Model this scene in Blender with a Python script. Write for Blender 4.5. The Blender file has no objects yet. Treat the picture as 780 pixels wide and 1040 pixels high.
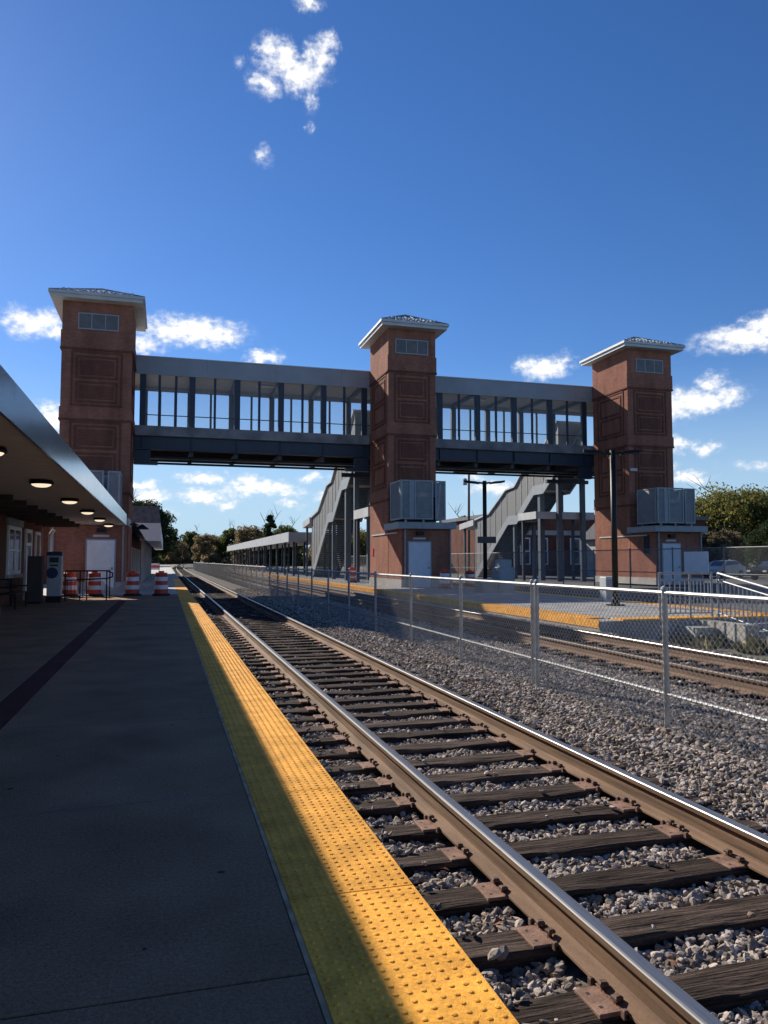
import bpy, bmesh, math, random
import numpy as np
from mathutils import Vector, Matrix, noise as mnoise
random.seed(7)
scene = bpy.context.scene
col = scene.collection
R = math.radians

# ------------------------------------------------------------------ camera
cam_d = bpy.data.cameras.new('camera')
cam = bpy.data.objects.new('camera', cam_d); col.objects.link(cam)
cam_d.sensor_fit = 'HORIZONTAL'; cam_d.sensor_width = 36.0
cam_d.lens = 36.0 * 777.0 / 780.0
cam_d.clip_start = 0.05; cam_d.clip_end = 3000
cam.location = (0, 0, 1.45)
cam.rotation_euler = (R(90 + 3.6305), 0, R(-15.8946))
scene.camera = cam

# ------------------------------------------------------------------ sky, sun, exposure
SUN = Vector((-0.424, 1.0, 0.60)).normalized()
ELEV = math.asin(SUN.z); AZ = math.atan2(SUN.x, SUN.y)
world = bpy.data.worlds.new('World'); scene.world = world; world.use_nodes = True
wt = world.node_tree; wn = wt.nodes; wn.clear()
SKY_STRENGTH = 0.085
CLOUDS = [  # azimuth, elevation, half width, half height (degrees), strength
    (8.0, 34.0, 1.5, 0.8, .95), (9.6, 33.3, 1.6, 0.85, 1.0), (10.9, 34.4, .9, .9, .9), (11.5, 35.0, .7, .6, .7), (7.0, 34.5, .9, .6, .8), (6.7, 32.5, .9, .6, .75), (10.3, 32.1, .5, .8, .6),
    (6.7, 28.3, .8, .5, .5), (5.0, 33.5, .5, .3, .5), (10.1, 37.3, .9, .4, .7), (10.0, 30.3, .3, .3, .4),
    (-9.05, 16.0, 1.9, .75, 1), (-7.6, 15.6, 1.0, .55, .8), (1.4, 16.4, 3.4, .85, 1.05), (3.6, 16.2, 1.6, .6, .9), (-1.7, 15.2, 1.2, .6, .9), (6.9, 14.9, 1.1, .5, .9),
    (28.0, 14.0, 1.5, .75, 1), (27.0, 14.3, .8, .4, .6), (41.7, 14.9, 2.6, .75, 1), (42.8, 15.6, 1.6, .6, .9), (39.2, 12.2, 1.0, .45, .8), (38.6, 11.1, 2.2, .75, 1), (36.9, 10.7, 1.2, 1.0, 1), (40.4, 11.0, 1.0, .4, .8),
    (38.8, 7.8, 1.0, .45, 1), (36.6, 8.0, .8, .45, .9), (37.7, 5.75, 1.3, .4, 1), (36.2, 6.6, .8, .3, .7),
    (2.5, 6.1, 1.5, .42, 1), (6.5, 5.3, 2.5, .5, 1.05), (5.8, 5.7, 1.0, .5, .9), (2.4, 4.75, 1.6, .5, 1), (4.4, 4.2, .8, .32, .8), (-1.5, 5.3, .8, .35, .9), (-1.3, 4.5, 1.2, .45, 1), (10.4, 6.1, 1.0, .3, .8), (9.0, 4.3, .9, .3, .7), (24.0, 5.4, 1.8, .5, .9), (22.5, 6.2, 1.0, .35, .7), (-8.0, 9.7, 1.3, .7, 1), (-7.0, 8.6, .9, .5, .8), (-1.2, 3.4, 1.6, .35, .8), (13, 3.2, 2.5, .3, .6), (20, 2.6, 2.0, .3, .6), (11.5, 4.9, .9, .25, .7), (42, 6.4, 1.6, .3, .5), (40.5, 3.6, 1.8, .35, .6)]
crn = random.Random(3)
for _ in range(34):
    a = crn.uniform(50, 345); e = crn.choice([4, 6, 8, 11, 15, 17, 25, 33]) + crn.uniform(-1, 1)
    CLOUDS.append((a if a < 180 else a - 360, e, crn.uniform(1.2, 4), crn.uniform(.4, .9), crn.uniform(.7, 1)))
def N(t, **kw):
    n = wn.new(t)
    for k, v in kw.items(): setattr(n, k, v)
    return n
def wm(op, a, b=None, c=None, clamp=False):
    n = N('ShaderNodeMath', operation=op); n.use_clamp = clamp
    for i, v in enumerate((a, b, c)):
        if v is None: continue
        if isinstance(v, (int, float)): n.inputs[i].default_value = v
        else: wt.links.new(v, n.inputs[i])
    return n.outputs[0]
def wv(op, a, b):
    n = N('ShaderNodeVectorMath', operation=op)
    for i, v in enumerate((a, b)):
        if isinstance(v, tuple): n.inputs[i].default_value = v
        elif v is not None: wt.links.new(v, n.inputs[i])
    return n
sky = N('ShaderNodeTexSky', sky_type='NISHITA'); sky.sun_disc = False
sky.sun_elevation = ELEV; sky.sun_rotation = AZ
sky.air_density = 1.0; sky.dust_density = 0.08; sky.ozone_density = 3.0; sky.altitude = 100
tc = N('ShaderNodeTexCoord')
sx = N('ShaderNodeSeparateXYZ'); wt.links.new(tc.outputs['Generated'], sx.inputs[0])
az = wm('MULTIPLY', wm('ARCTAN2', sx.outputs[0], sx.outputs[1]), 180 / math.pi)
el = wm('MULTIPLY', wm('ARCSINE', sx.outputs[2]), 180 / math.pi)
cb = N('ShaderNodeCombineXYZ'); wt.links.new(az, cb.inputs[0]); wt.links.new(el, cb.inputs[1])
def wnoise(scale, detail, vec, rough=.6):
    n = N('ShaderNodeTexNoise'); n.inputs['Scale'].default_value = scale; n.inputs['Detail'].default_value = detail
    n.inputs['Roughness'].default_value = rough; wt.links.new(vec, n.inputs['Vector']); return n
warp = wnoise(.45, 4, cb.outputs[0], .55)
wsub = wv('SUBTRACT', warp.outputs['Color'], (.5, .5, .5)); wsc = wv('MULTIPLY', wsub.outputs[0], (3.0, 1.5, 0))
warp2 = wnoise(2.2, 4, cb.outputs[0], .6)
wsub2 = wv('SUBTRACT', warp2.outputs['Color'], (.5, .5, .5)); wsc2 = wv('MULTIPLY', wsub2.outputs[0], (.9, .7, 0))
pos = wv('ADD', wv('ADD', cb.outputs[0], wsc.outputs[0]).outputs[0], wsc2.outputs[0]).outputs[0]
tot = None; und = None
for a, e, hw, hh, st in CLOUDS:
    d = wv('SUBTRACT', pos, (a, e, 0)); s = wv('MULTIPLY', d.outputs[0], (1 / (hw * 1.65), 1 / (hh * 1.75), 0))
    L = wv('LENGTH', s.outputs[0], None).outputs['Value']
    m = wm('MULTIPLY', wm('SUBTRACT', 1.0, L, clamp=True), st)
    tot = m if tot is None else wm('MAXIMUM', tot, m)
fmap = wv('MULTIPLY', cb.outputs[0], (.8, 1.25, 1))
fine = wnoise(1.7, 8, fmap.outputs[0], .58)
f2 = wm('MULTIPLY', wm('SUBTRACT', fine.outputs['Fac'], .50), 1.7)
gate = wm('MULTIPLY', tot, 3.0, clamp=True)
dens = wm('ADD', wm('MULTIPLY', tot, 1.25), wm('MULTIPLY', f2, gate))
mr = N('ShaderNodeMapRange', interpolation_type='SMOOTHSTEP'); wt.links.new(dens, mr.inputs['Value'])
mr.inputs['From Min'].default_value = -.02; mr.inputs['From Max'].default_value = 1.15; mr.inputs['To Max'].default_value = 1.0
shade = N('ShaderNodeMapRange'); wt.links.new(wm('ADD', tot, wm('MULTIPLY', f2, .9)), shade.inputs['Value'])
shade.inputs['From Min'].default_value = .1; shade.inputs['From Max'].default_value = .8
cmix = N('ShaderNodeMix', data_type='RGBA'); wt.links.new(shade.outputs[0], cmix.inputs['Factor'])
cmix.inputs['A'].default_value = (6.6, 7.3, 8.4, 1); cmix.inputs['B'].default_value = (10.5, 10.3, 10.0, 1)
# camera-like rendering of a clear autumn sky: deeper blue than the raw model
hs = N('ShaderNodeHueSaturation'); hs.inputs['Saturation'].default_value = 1.2; hs.inputs['Value'].default_value = 1.0
wt.links.new(sky.outputs[0], hs.inputs['Color'])
tint = N('ShaderNodeMix', data_type='RGBA', blend_type='MULTIPLY'); tint.inputs['Factor'].default_value = 1.0
wt.links.new(hs.outputs[0], tint.inputs['A']); tint.inputs['B'].default_value = (.69, .77, .985, 1)
hz = N('ShaderNodeMapRange', interpolation_type='SMOOTHSTEP'); wt.links.new(el, hz.inputs['Value'])
hz.inputs['From Min'].default_value = 15.0; hz.inputs['From Max'].default_value = 0.0; hz.inputs['To Max'].default_value = .92
low = N('ShaderNodeMix', data_type='RGBA'); wt.links.new(hz.outputs[0], low.inputs['Factor'])
wt.links.new(tint.outputs['Result'], low.inputs['A']); low.inputs['B'].default_value = (4.1, 5.9, 7.5, 1)
mix = N('ShaderNodeMix', data_type='RGBA'); wt.links.new(mr.outputs[0], mix.inputs['Factor'])
wt.links.new(low.outputs['Result'], mix.inputs['A']); wt.links.new(cmix.outputs['Result'], mix.inputs['B'])
bg = N('ShaderNodeBackground'); bg.inputs['Strength'].default_value = SKY_STRENGTH
wt.links.new(mix.outputs['Result'], bg.inputs['Color'])
wo = N('ShaderNodeOutputWorld'); wt.links.new(bg.outputs[0], wo.inputs['Surface'])

sun_d = bpy.data.lights.new('sun', 'SUN'); sun_d.energy = 5.0; sun_d.angle = R(0.53); sun_d.color = (1.0, .925, .80)
sun = bpy.data.objects.new('sun', sun_d); col.objects.link(sun)
sun.rotation_euler = SUN.to_track_quat('Z', 'Y').to_euler(); sun.location = (-40, 90, 60)
vs = scene.view_settings; vs.view_transform = 'Standard'; vs.look = 'None'; vs.exposure = 0.45; vs.gamma = 1.0; vs.use_curve_mapping = False
try:
    scene.cycles.max_bounces = 7; scene.cycles.transparent_max_bounces = 24
except Exception: pass

# ------------------------------------------------------------------ materials
def mat(name, c, rough=.75, metal=0.0, var=.12, vscale=3.0, bump=0.0, bscale=40.0, c2=None, alpha=1.0, rand=0.0, spec=.5, stretch=None, island=False, emit=None, speck=0.0):
    m = bpy.data.materials.new(name); m.use_nodes = True; t = m.node_tree; n = t.nodes; l = t.links
    p = n['Principled BSDF']; p.inputs['Roughness'].default_value = rough; p.inputs['Metallic'].default_value = metal
    p.inputs['Specular IOR Level'].default_value = spec
    g = n.new('ShaderNodeNewGeometry'); vec = g.outputs['Position']
    if stretch:
        mp = n.new('ShaderNodeVectorMath'); mp.operation = 'MULTIPLY'; mp.inputs[1].default_value = stretch; l.new(vec, mp.inputs[0]); vec = mp.outputs[0]
    nz = n.new('ShaderNodeTexNoise'); nz.inputs['Scale'].default_value = vscale; nz.inputs['Detail'].default_value = 5; l.new(vec, nz.inputs['Vector'])
    mx = n.new('ShaderNodeMix'); mx.data_type = 'RGBA'
    a = tuple(max(0, v * (1 - var * 1.6)) for v in c) if c2 is None else c2
    b = tuple(v * (1 + var * 1.3) for v in c) if c2 is None else c
    mx.inputs['A'].default_value = (*a, 1); mx.inputs['B'].default_value = (*b, 1)
    mrn = n.new('ShaderNodeMapRange'); mrn.inputs['From Min'].default_value = .3; mrn.inputs['From Max'].default_value = .7
    l.new(nz.outputs['Fac'], mrn.inputs['Value']); l.new(mrn.outputs[0], mx.inputs['Factor'])
    out = mx.outputs['Result']
    if rand > 0:
        if island: ri = g.outputs['Random Per Island']
        else: ri = n.new('ShaderNodeObjectInfo').outputs['Random']
        hsv = n.new('ShaderNodeHueSaturation'); r2 = n.new('ShaderNodeMapRange'); l.new(ri, r2.inputs['Value'])
        r2.inputs['To Min'].default_value = 1 - rand; r2.inputs['To Max'].default_value = 1 + rand
        l.new(r2.outputs[0], hsv.inputs['Value']); l.new(out, hsv.inputs['Color']); out = hsv.outputs[0]
    if speck > 0:
        sn = n.new('ShaderNodeTexNoise'); sn.inputs['Scale'].default_value = 55; sn.inputs['Detail'].default_value = 6; sn.inputs['Roughness'].default_value = .7; l.new(g.outputs['Position'], sn.inputs['Vector'])
        sr = n.new('ShaderNodeMapRange'); sr.inputs['From Min'].default_value = .35; sr.inputs['From Max'].default_value = .65; sr.inputs['To Min'].default_value = 1 - speck; sr.inputs['To Max'].default_value = 1 + speck * .7; l.new(sn.outputs['Fac'], sr.inputs['Value'])
        sh = n.new('ShaderNodeHueSaturation'); l.new(out, sh.inputs['Color']); l.new(sr.outputs[0], sh.inputs['Value']); out = sh.outputs[0]
    l.new(out, p.inputs['Base Color'])
    if bump > 0:
        bz = n.new('ShaderNodeTexNoise'); bz.inputs['Scale'].default_value = bscale; bz.inputs['Detail'].default_value = 4; l.new(vec, bz.inputs['Vector'])
        bp = n.new('ShaderNodeBump'); bp.inputs['Strength'].default_value = bump; bp.inputs['Distance'].default_value = .02
        l.new(bz.outputs['Fac'], bp.inputs['Height']); l.new(bp.outputs[0], p.inputs['Normal'])
    if alpha < 1: p.inputs['Alpha'].default_value = alpha
    if emit:
        p.inputs['Emission Color'].default_value = (*emit[0], 1); p.inputs['Emission Strength'].default_value = emit[1]
    return m

def brick_mat(name, c1, c2, mortar, bw=.215, bh=.075):
    m = mat(name, c1, .9, spec=.12); t = m.node_tree; n = t.nodes; l = t.links; p = n['Principled BSDF']
    g = n.new('ShaderNodeNewGeometry'); s = n.new('ShaderNodeSeparateXYZ'); l.new(g.outputs['Position'], s.inputs[0])
    ad = n.new('ShaderNodeMath'); ad.operation = 'ADD'; l.new(s.outputs[0], ad.inputs[0]); l.new(s.outputs[1], ad.inputs[1])
    cv = n.new('ShaderNodeCombineXYZ'); l.new(ad.outputs[0], cv.inputs[0]); l.new(s.outputs[2], cv.inputs[1])
    b = n.new('ShaderNodeTexBrick'); b.inputs['Scale'].default_value = 1; b.inputs['Brick Width'].default_value = bw; b.inputs['Row Height'].default_value = bh
    b.inputs['Mortar Size'].default_value = .006; b.inputs['Mortar Smooth'].default_value = .2; b.inputs['Bias'].default_value = -.1
    b.inputs['Color1'].default_value = (*c1, 1); b.inputs['Color2'].default_value = (*c2, 1); b.inputs['Mortar'].default_value = (*mortar, 1)
    l.new(cv.outputs[0], b.inputs['Vector'])
    nz = n.new('ShaderNodeTexNoise'); st = n.new('ShaderNodeVectorMath'); st.operation = 'MULTIPLY'; st.inputs[1].default_value = (1.6, 1.6, .45); l.new(g.outputs['Position'], st.inputs[0]); nz.inputs['Scale'].default_value = .9; nz.inputs['Detail'].default_value = 8; nz.inputs['Roughness'].default_value = .62; l.new(st.outputs[0], nz.inputs['Vector'])
    r = n.new('ShaderNodeMapRange'); r.inputs['From Min'].default_value = .3; r.inputs['From Max'].default_value = .7; r.inputs['To Min'].default_value = .70; r.inputs['To Max'].default_value = 1.20; l.new(nz.outputs['Fac'], r.inputs['Value'])
    h = n.new('ShaderNodeHueSaturation'); l.new(b.outputs['Color'], h.inputs['Color']); l.new(r.outputs[0], h.inputs['Value'])
    l.new(h.outputs[0], p.inputs['Base Color'])
    bp = n.new('ShaderNodeBump'); bp.inputs['Strength'].default_value = .5; bp.inputs['Distance'].default_value = .008; bp.invert = True
    l.new(b.outputs['Fac'], bp.inputs['Height']); l.new(bp.outputs[0], p.inputs['Normal'])
    return m

def glass_mat(name, tint, alpha, rough=.08):
    m = mat(name, tint, rough, 0, var=.05); m.node_tree.nodes['Principled BSDF'].inputs['Alpha'].default_value = alpha
    return m

def leafmat(name, c, c2=None):
    m = mat(name, c, .7, c2=c2, var=.4, vscale=.35, rand=.5, island=True, spec=.2); t = m.node_tree; n = t.nodes; p = n['Principled BSDF']
    src = p.inputs['Base Color'].links[0].from_socket; tr = n.new('ShaderNodeBsdfTranslucent'); t.links.new(src, tr.inputs['Color'])
    mx = n.new('ShaderNodeMixShader'); mx.inputs[0].default_value = .52; t.links.new(p.outputs[0], mx.inputs[1]); t.links.new(tr.outputs[0], mx.inputs[2])
    t.links.new(mx.outputs[0], n['Material Output'].inputs['Surface']); return m

M = {}
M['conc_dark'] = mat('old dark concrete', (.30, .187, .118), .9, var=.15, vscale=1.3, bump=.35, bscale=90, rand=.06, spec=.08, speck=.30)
M['conc_light'] = mat('pale concrete', (.42, .40, .36), .85, var=.14, vscale=1.2, bump=.2, bscale=50)
M['conc_grey'] = mat('grey concrete', (.30, .29, .275), .85, var=.2, vscale=1.5, bump=.3, bscale=40)
M['red_band'] = brick_mat('dark red pavers', (.230, .042, .036), (.18, .034, .030), (.10, .040, .034), .2, .1)
M['joint'] = mat('joint filler', (.02, .02, .022), .9)
M['crack'] = mat('pale crack filler', (.12, .15, .18), .9, var=.4, vscale=9)
M['yellow'] = mat('yellow tactile paint', (.96, .45, .068), .65, var=.16, vscale=5, bump=.4, bscale=200, rand=.09, spec=.10, speck=.24)
M['trim'] = mat('edge trim', (.50, .35, .23), .85, var=.3, vscale=6, spec=.1)
M['tie'] = mat('weathered tie wood', (.066, .046, .036), .95, var=.5, vscale=2.2, bump=.8, bscale=5, stretch=(1.2, 16, 16), rand=.4, spec=.15, speck=.25)
M['plate'] = mat('rusty plate steel', (.25, .145, .105), .8, var=.25, vscale=14, bump=.2, bscale=60, spec=.3)
M['spike'] = mat('rusty spike steel', (.13, .075, .055), .8, var=.3, vscale=30)
M['rail_side'] = mat('brown rail steel', (.185, .115, .074), .85, .0, var=.3, vscale=2.2, bump=.15, bscale=25, stretch=(3, .5, 12), spec=.25, speck=.12)
M['rail_top'] = mat('polished rail steel', (.30, .29, .28), .38, .8, var=.12, vscale=8, stretch=(20, .4, 20))
M['bed'] = mat('ballast bed', (.17, .15, .135), .95, c2=(.03, .027, .024), vscale=24, bump=1.0, bscale=26, spec=.1)
M['stone'] = mat('ballast stone', (.43, .365, .31), .9, c2=(.215, .18, .155), vscale=14, rand=.6, bump=.3, bscale=70, spec=.12)
M['stone_tan'] = mat('tan ballast stone', (.42, .31, .225), .9, c2=(.24, .17, .13), vscale=14, rand=.5, bump=.3, bscale=70, spec=.2)
M['galv'] = mat('galvanised steel', (.38, .385, .39), .5, .45, var=.15, vscale=8)
M['tower_pane'] = mat('grey tower pane', (.13, .125, .12), .35, 0, var=.12, spec=.4)
M['fence_dark'] = mat('dark fence steel', (.16, .165, .17), .6, .2, var=.1)
M['rail_worn'] = mat('rusty rail head', (.17, .13, .10), .6, .3, var=.2, vscale=6, stretch=(20, .4, 20))
M['kiosk'] = mat('grey kiosk panel', (.40, .42, .44), .5, var=.08)
M['wire'] = mat('galvanised wire', (.30, .30, .30), .6, .2, var=.1)
M['brick'] = brick_mat('red brick', (.335, .135, .088), (.25, .100, .068), (.26, .175, .13))
M['brick_dark'] = brick_mat('brown brick', (.185, .070, .048), (.14, .054, .040), (.15, .105, .08))
M['metal_grey'] = mat('grey cladding', (.30, .315, .335), .5, .1, var=.06, vscale=.8)
M['metal_light'] = mat('light grey trim', (.50, .51, .51), .5, .05, var=.08, vscale=1.2)
M['roofmetal'] = mat('standing seam metal', (.27, .275, .28), .5, .35, var=.1, vscale=2)
M['navy'] = mat('navy steel paint', (.020, .030, .052), .5, .0, var=.1, vscale=2)
M['navy_lt'] = mat('blue grey steel paint', (.075, .095, .12), .5, .0, var=.1, vscale=2)
M['deckstrip'] = mat('stained deck edge', (.21, .21, .215), .75, var=.25, vscale=1.1)
M['ceiling'] = mat('pale ceiling panel', (.36, .355, .34), .7, var=.05)
M['glass_dark'] = mat('dark window glass', (.035, .05, .065), .06, 0, var=.1, spec=.7)
M['screen'] = glass_mat('pale clear screen', (.55, .62, .68), .08, .2)
M['stair_panel'] = glass_mat('perforated grey panel', (.21, .21, .205), .80, .6)
M['white'] = mat('white paint', (.78, .78, .76), .5, var=.04)
M['door'] = mat('pale blue grey door', (.56, .60, .66), .45, var=.04)
M['black'] = mat('black paint', (.009, .009, .010), .5, var=.1, spec=.3)
M['dark'] = mat('dark brown panel', (.06, .048, .045), .6, var=.1)
M['louvre'] = mat('louvre steel', (.27, .265, .26), .65, .0, var=.08)
M['louvre_frame'] = mat('screen frame steel', (.27, .29, .31), .5, .2, var=.08)
M['alum'] = mat('brushed aluminium fascia', (.62, .64, .66), .22, .9, var=.08, vscale=.7, bump=.03, bscale=1.2)
M['soffit'] = mat('pale grey soffit', (.66, .64, .61), .8, var=.05, spec=.1)
M['orange'] = mat('orange plastic', (.66, .075, .04), .5, var=.1)
M['reflect'] = mat('white reflective band', (.78, .78, .78), .4, var=.05)
M['rubber'] = mat('black rubber', (.02, .02, .02), .8)
M['lamp'] = mat('lit lamp', (.9, .85, .75), .4, emit=((1, .80, .56), .75))
M['asphalt'] = mat('asphalt', (.085, .083, .08), .9, var=.2, vscale=.7, bump=.2, bscale=60)
M['earth'] = mat('dry ground', (.17, .15, .105), .95, c2=(.08, .085, .045), vscale=.35, bump=.5, bscale=8)
M['bark'] = mat('bark', (.095, .075, .06), .95, var=.3, vscale=6, bump=.8, bscale=18, stretch=(4, 4, .7))
M['pole_wood'] = mat('pole wood', (.12, .09, .07), .9, var=.3, vscale=3)
M['leaf_dark'] = leafmat('leaf dark', (.042, .062, .024), None)
M['leaf_mid'] = leafmat('leaf mid', (.135, .155, .05), None)
M['leaf_oak'] = leafmat('leaf oak', (.23, .20, .055), (.11, .125, .036))
M['leaf_brown'] = leafmat('leaf brown', (.27, .19, .105), (.165, .14, .07))
M['leaf_dry'] = mat('fallen leaves', (.34, .14, .06), .8, var=.3)
M['weed'] = mat('weeds', (.20, .18, .075), .8, c2=(.36, .29, .15), vscale=1.5, rand=.4, island=True)
M['net'] = glass_mat('grey barrier net', (.5, .48, .45), .55, .7)
M['car_white'] = mat('white car paint', (.72, .73, .74), .25, .0, var=.03)
M['car_black'] = mat('black car paint', (.015, .016, .018), .2, .0, var=.03)
M['shingle'] = mat('grey roof shingle', (.16, .16, .17), .9, var=.2, vscale=4)
M['red'] = mat('red paint', (.5, .03, .025), .5)
M['bluesign'] = mat('blue sign', (.015, .03, .10), .4)

# ------------------------------------------------------------------ mesh helpers
ORG = {}
class MB:
    def __init__(s): s.v = []; s.f = []
    def add(s, vs, fs):
        b = len(s.v); s.v += [tuple(v) for v in vs]; s.f += [tuple(b + i for i in f) for f in fs]; return s
    def box(s, x0, x1, y0, y1, z0, z1):
        return s.add([(x0, y0, z0), (x1, y0, z0), (x1, y1, z0), (x0, y1, z0), (x0, y0, z1), (x1, y0, z1), (x1, y1, z1), (x0, y1, z1)],
                     [(0, 3, 2, 1), (4, 5, 6, 7), (0, 1, 5, 4), (1, 2, 6, 5), (2, 3, 7, 6), (3, 0, 4, 7)])
    def cbox(s, x0, x1, y0, y1, z0, z1, c):
        # box with chamfered top edges
        return s.add([(x0, y0, z0), (x1, y0, z0), (x1, y1, z0), (x0, y1, z0), (x0, y0, z1 - c), (x1, y0, z1 - c), (x1, y1, z1 - c), (x0, y1, z1 - c),
                      (x0 + c, y0 + c, z1), (x1 - c, y0 + c, z1), (x1 - c, y1 - c, z1), (x0 + c, y1 - c, z1)],
                     [(0, 3, 2, 1), (8, 9, 10, 11), (0, 1, 5, 4), (1, 2, 6, 5), (2, 3, 7, 6), (3, 0, 4, 7), (4, 5, 9, 8), (5, 6, 10, 9), (6, 7, 11, 10), (7, 4, 8, 11)])
    def tube(s, p, q, r, n=6, r2=None, cap=True):
        p = Vector(p); q = Vector(q); r2 = r if r2 is None else r2; d = (q - p).normalized()
        u = d.orthogonal().normalized(); w = d.cross(u)
        a = [p + (u * math.cos(2 * math.pi * i / n) + w * math.sin(2 * math.pi * i / n)) * r for i in range(n)]
        b = [q + (u * math.cos(2 * math.pi * i / n) + w * math.sin(2 * math.pi * i / n)) * r2 for i in range(n)]
        fs = [(i, (i + 1) % n, n + (i + 1) % n, n + i) for i in range(n)]
        if cap: fs += [tuple(range(n - 1, -1, -1)), tuple(range(n, 2 * n))]
        return s.add(a + b, fs)
    def path(s, pts, r, n=6):
        for a, b in zip(pts[:-1], pts[1:]): s.tube(a, b, r, n)
        return s
    def lathe(s, prof, c=(0, 0, 0), n=20, cap=True):
        vs = [(c[0] + r * math.cos(2 * math.pi * i / n), c[1] + r * math.sin(2 * math.pi * i / n), c[2] + z) for r, z in prof for i in range(n)]
        fs = [(k * n + i, k * n + (i + 1) % n, (k + 1) * n + (i + 1) % n, (k + 1) * n + i) for k in range(len(prof) - 1) for i in range(n)]
        if cap: fs += [tuple(range(n - 1, -1, -1)), tuple(range((len(prof) - 1) * n, len(prof) * n))]
        return s.add(vs, fs)
    def prism_x(s, yz, x0, x1):
        n = len(yz); vs = [(x0, y, z) for y, z in yz] + [(x1, y, z) for y, z in yz]
        return s.add(vs, [tuple(range(n)), tuple(range(2 * n - 1, n - 1, -1))] + [(i, n + i, n + (i + 1) % n, (i + 1) % n) for i in range(n)])
    def prism_y(s, xz, y0, y1):
        n = len(xz); vs = [(x, y0, z) for x, z in xz] + [(x, y1, z) for x, z in xz]
        return s.add(vs, [tuple(range(n)), tuple(range(2 * n - 1, n - 1, -1))] + [(i, n + i, n + (i + 1) % n, (i + 1) % n) for i in range(n)])
    def strip_x(s, top, bot, x0, x1):
        # a vertical ribbon between two polylines (y, z) of the same y values, given thickness in x
        for (a, b), (c, d) in zip(zip(top[:-1], top[1:]), zip(bot[:-1], bot[1:])):
            s.prism_x([c, d, b, a], x0, x1)
        return s
    def mesh(s, name):
        me = bpy.data.meshes.new(name); me.from_pydata(s.v, [], s.f); me.update()
        bm = bmesh.new(); bm.from_mesh(me); bmesh.ops.recalc_face_normals(bm, faces=bm.faces); bm.to_mesh(me); bm.free()
        return me
    def build(s, name, m, parent=None, smooth=False):
        if parent is None:
            xs, ys, zs = zip(*s.v); o0 = ((min(xs) + max(xs)) / 2, (min(ys) + max(ys)) / 2, min(zs))
        else: o0 = ORG[parent.name]
        s.v = [(x - o0[0], y - o0[1], z - o0[2]) for x, y, z in s.v]
        me = s.mesh(name); me.materials.append(M[m] if isinstance(m, str) else m)
        if smooth: me.shade_smooth()
        o = bpy.data.objects.new(name, me); col.objects.link(o)
        if parent is None: o.location = o0
        else: o.parent = parent
        ORG[o.name] = o0
        return o
def tag(o, label=None, cat=None, group=None, kind=None):
    if label: o['label'] = label
    if cat: o['category'] = cat
    if group: o['group'] = group
    if kind: o['kind'] = kind
    return o
def root(name, loc, label, cat, group=None):
    e = bpy.data.objects.new(name, None); col.objects.link(e); e.location = loc; e.empty_display_size = .3
    ORG[e.name] = tuple(loc); return tag(e, label, cat, group)
def inst(name, mesh, parent, loc, rz=0):
    o = bpy.data.objects.new(name, mesh); col.objects.link(o); o.location = loc; o.rotation_euler.z = rz
    if parent is not None:
        g = ORG[parent.name]; o.location = (loc[0] - g[0], loc[1] - g[1], loc[2] - g[2]); o.parent = parent
        ORG[o.name] = tuple(loc)
    return o
def copy_tree(o, loc=None, parent=None, rz=None, scale=None):
    c = o.copy(); col.objects.link(c)
    if parent is not None: c.parent = parent
    if loc is not None: c.location = loc
    if rz is not None: c.rotation_euler.z = rz
    if scale is not None: c.scale = scale
    for ch in list(o.children): copy_tree(ch, parent=c)
    return c
def ybend(Y): return max(0.0, Y - 95.0) ** 2 / 15000.0     # the line bends gently right far away

# ------------------------------------------------------------------ ground, platforms
tag(MB().box(-900, 900, -60, 1500, -1.2, -.62).build('ground', 'earth'), kind='structure')
tag(MB().box(17.0, 150, -30, 140, -.60, -.10).build('parking_lot', 'asphalt'), kind='structure')
plat = tag(MB().box(-34, 1.085, -12, 34.4, -.615, -.03).build('platform', 'joint'), 'dark shaded concrete station platform beside the near track', kind='structure')
ORG[plat.name] = tuple(plat.location)
ys = [-1.81 + 4.57 * k for k in range(-2, 9)]
for x0, x1 in ((-1.345, .509), (-5.0, -1.615)):
    for a, b in zip(ys[:-1], ys[1:]):
        MB().cbox(x0, x1, a + .006, min(b, 34.4) - .006, -.03, 0, .005).build('slab', 'conc_dark', plat)
MB().box(-1.609, -1.351, -10.5, 29.6, -.03, -.001).build('paver_band', 'red_band', plat)
MB().box(-1.609, -1.351, 29.606, 34.39, -.03, -.001).build('slab', 'conc_dark', plat)
cr = MB(); rr = random.Random(5); px, py = -2.4, 4.55
while px < .48:
    nx = px + .16; ny = py + .018 + rr.uniform(-.02, .025)
    cr.add([(px, py, .0012), (nx, ny, .0012), (nx, ny + .007, .0012), (px, py + .007, .0012)], [(0, 1, 2, 3)]); px, py = nx, ny
cr.build('crack', 'crack', plat)
gm = MB(); grn = random.Random(77)
for k in range(70):
    x, y, r_ = grn.uniform(-3.5, .45), grn.uniform(2, 22), grn.uniform(.008, .022); n_ = 9; ph = grn.uniform(0, 6)
    gm.add([(x + r_ * math.cos(6.283 * i / n_ + ph) * grn.uniform(.7, 1.2), y + r_ * math.sin(6.283 * i / n_ + ph) * grn.uniform(.7, 1.2), .0014) for i in range(n_)], [tuple(range(n_))])
tag(gm.build('gum_spots', 'joint', plat), kind='stuff')
MB().box(.511, .530, -10.5, 60, -.03, .001).build('edge_trim', 'trim', plat)
platf = tag(MB().box(-34, 1.08, 34.41, 226, -.615, -.002).build('platform', 'conc_light'), 'sunlit pale concrete platform beyond the orange barrels', kind='structure')

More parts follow.
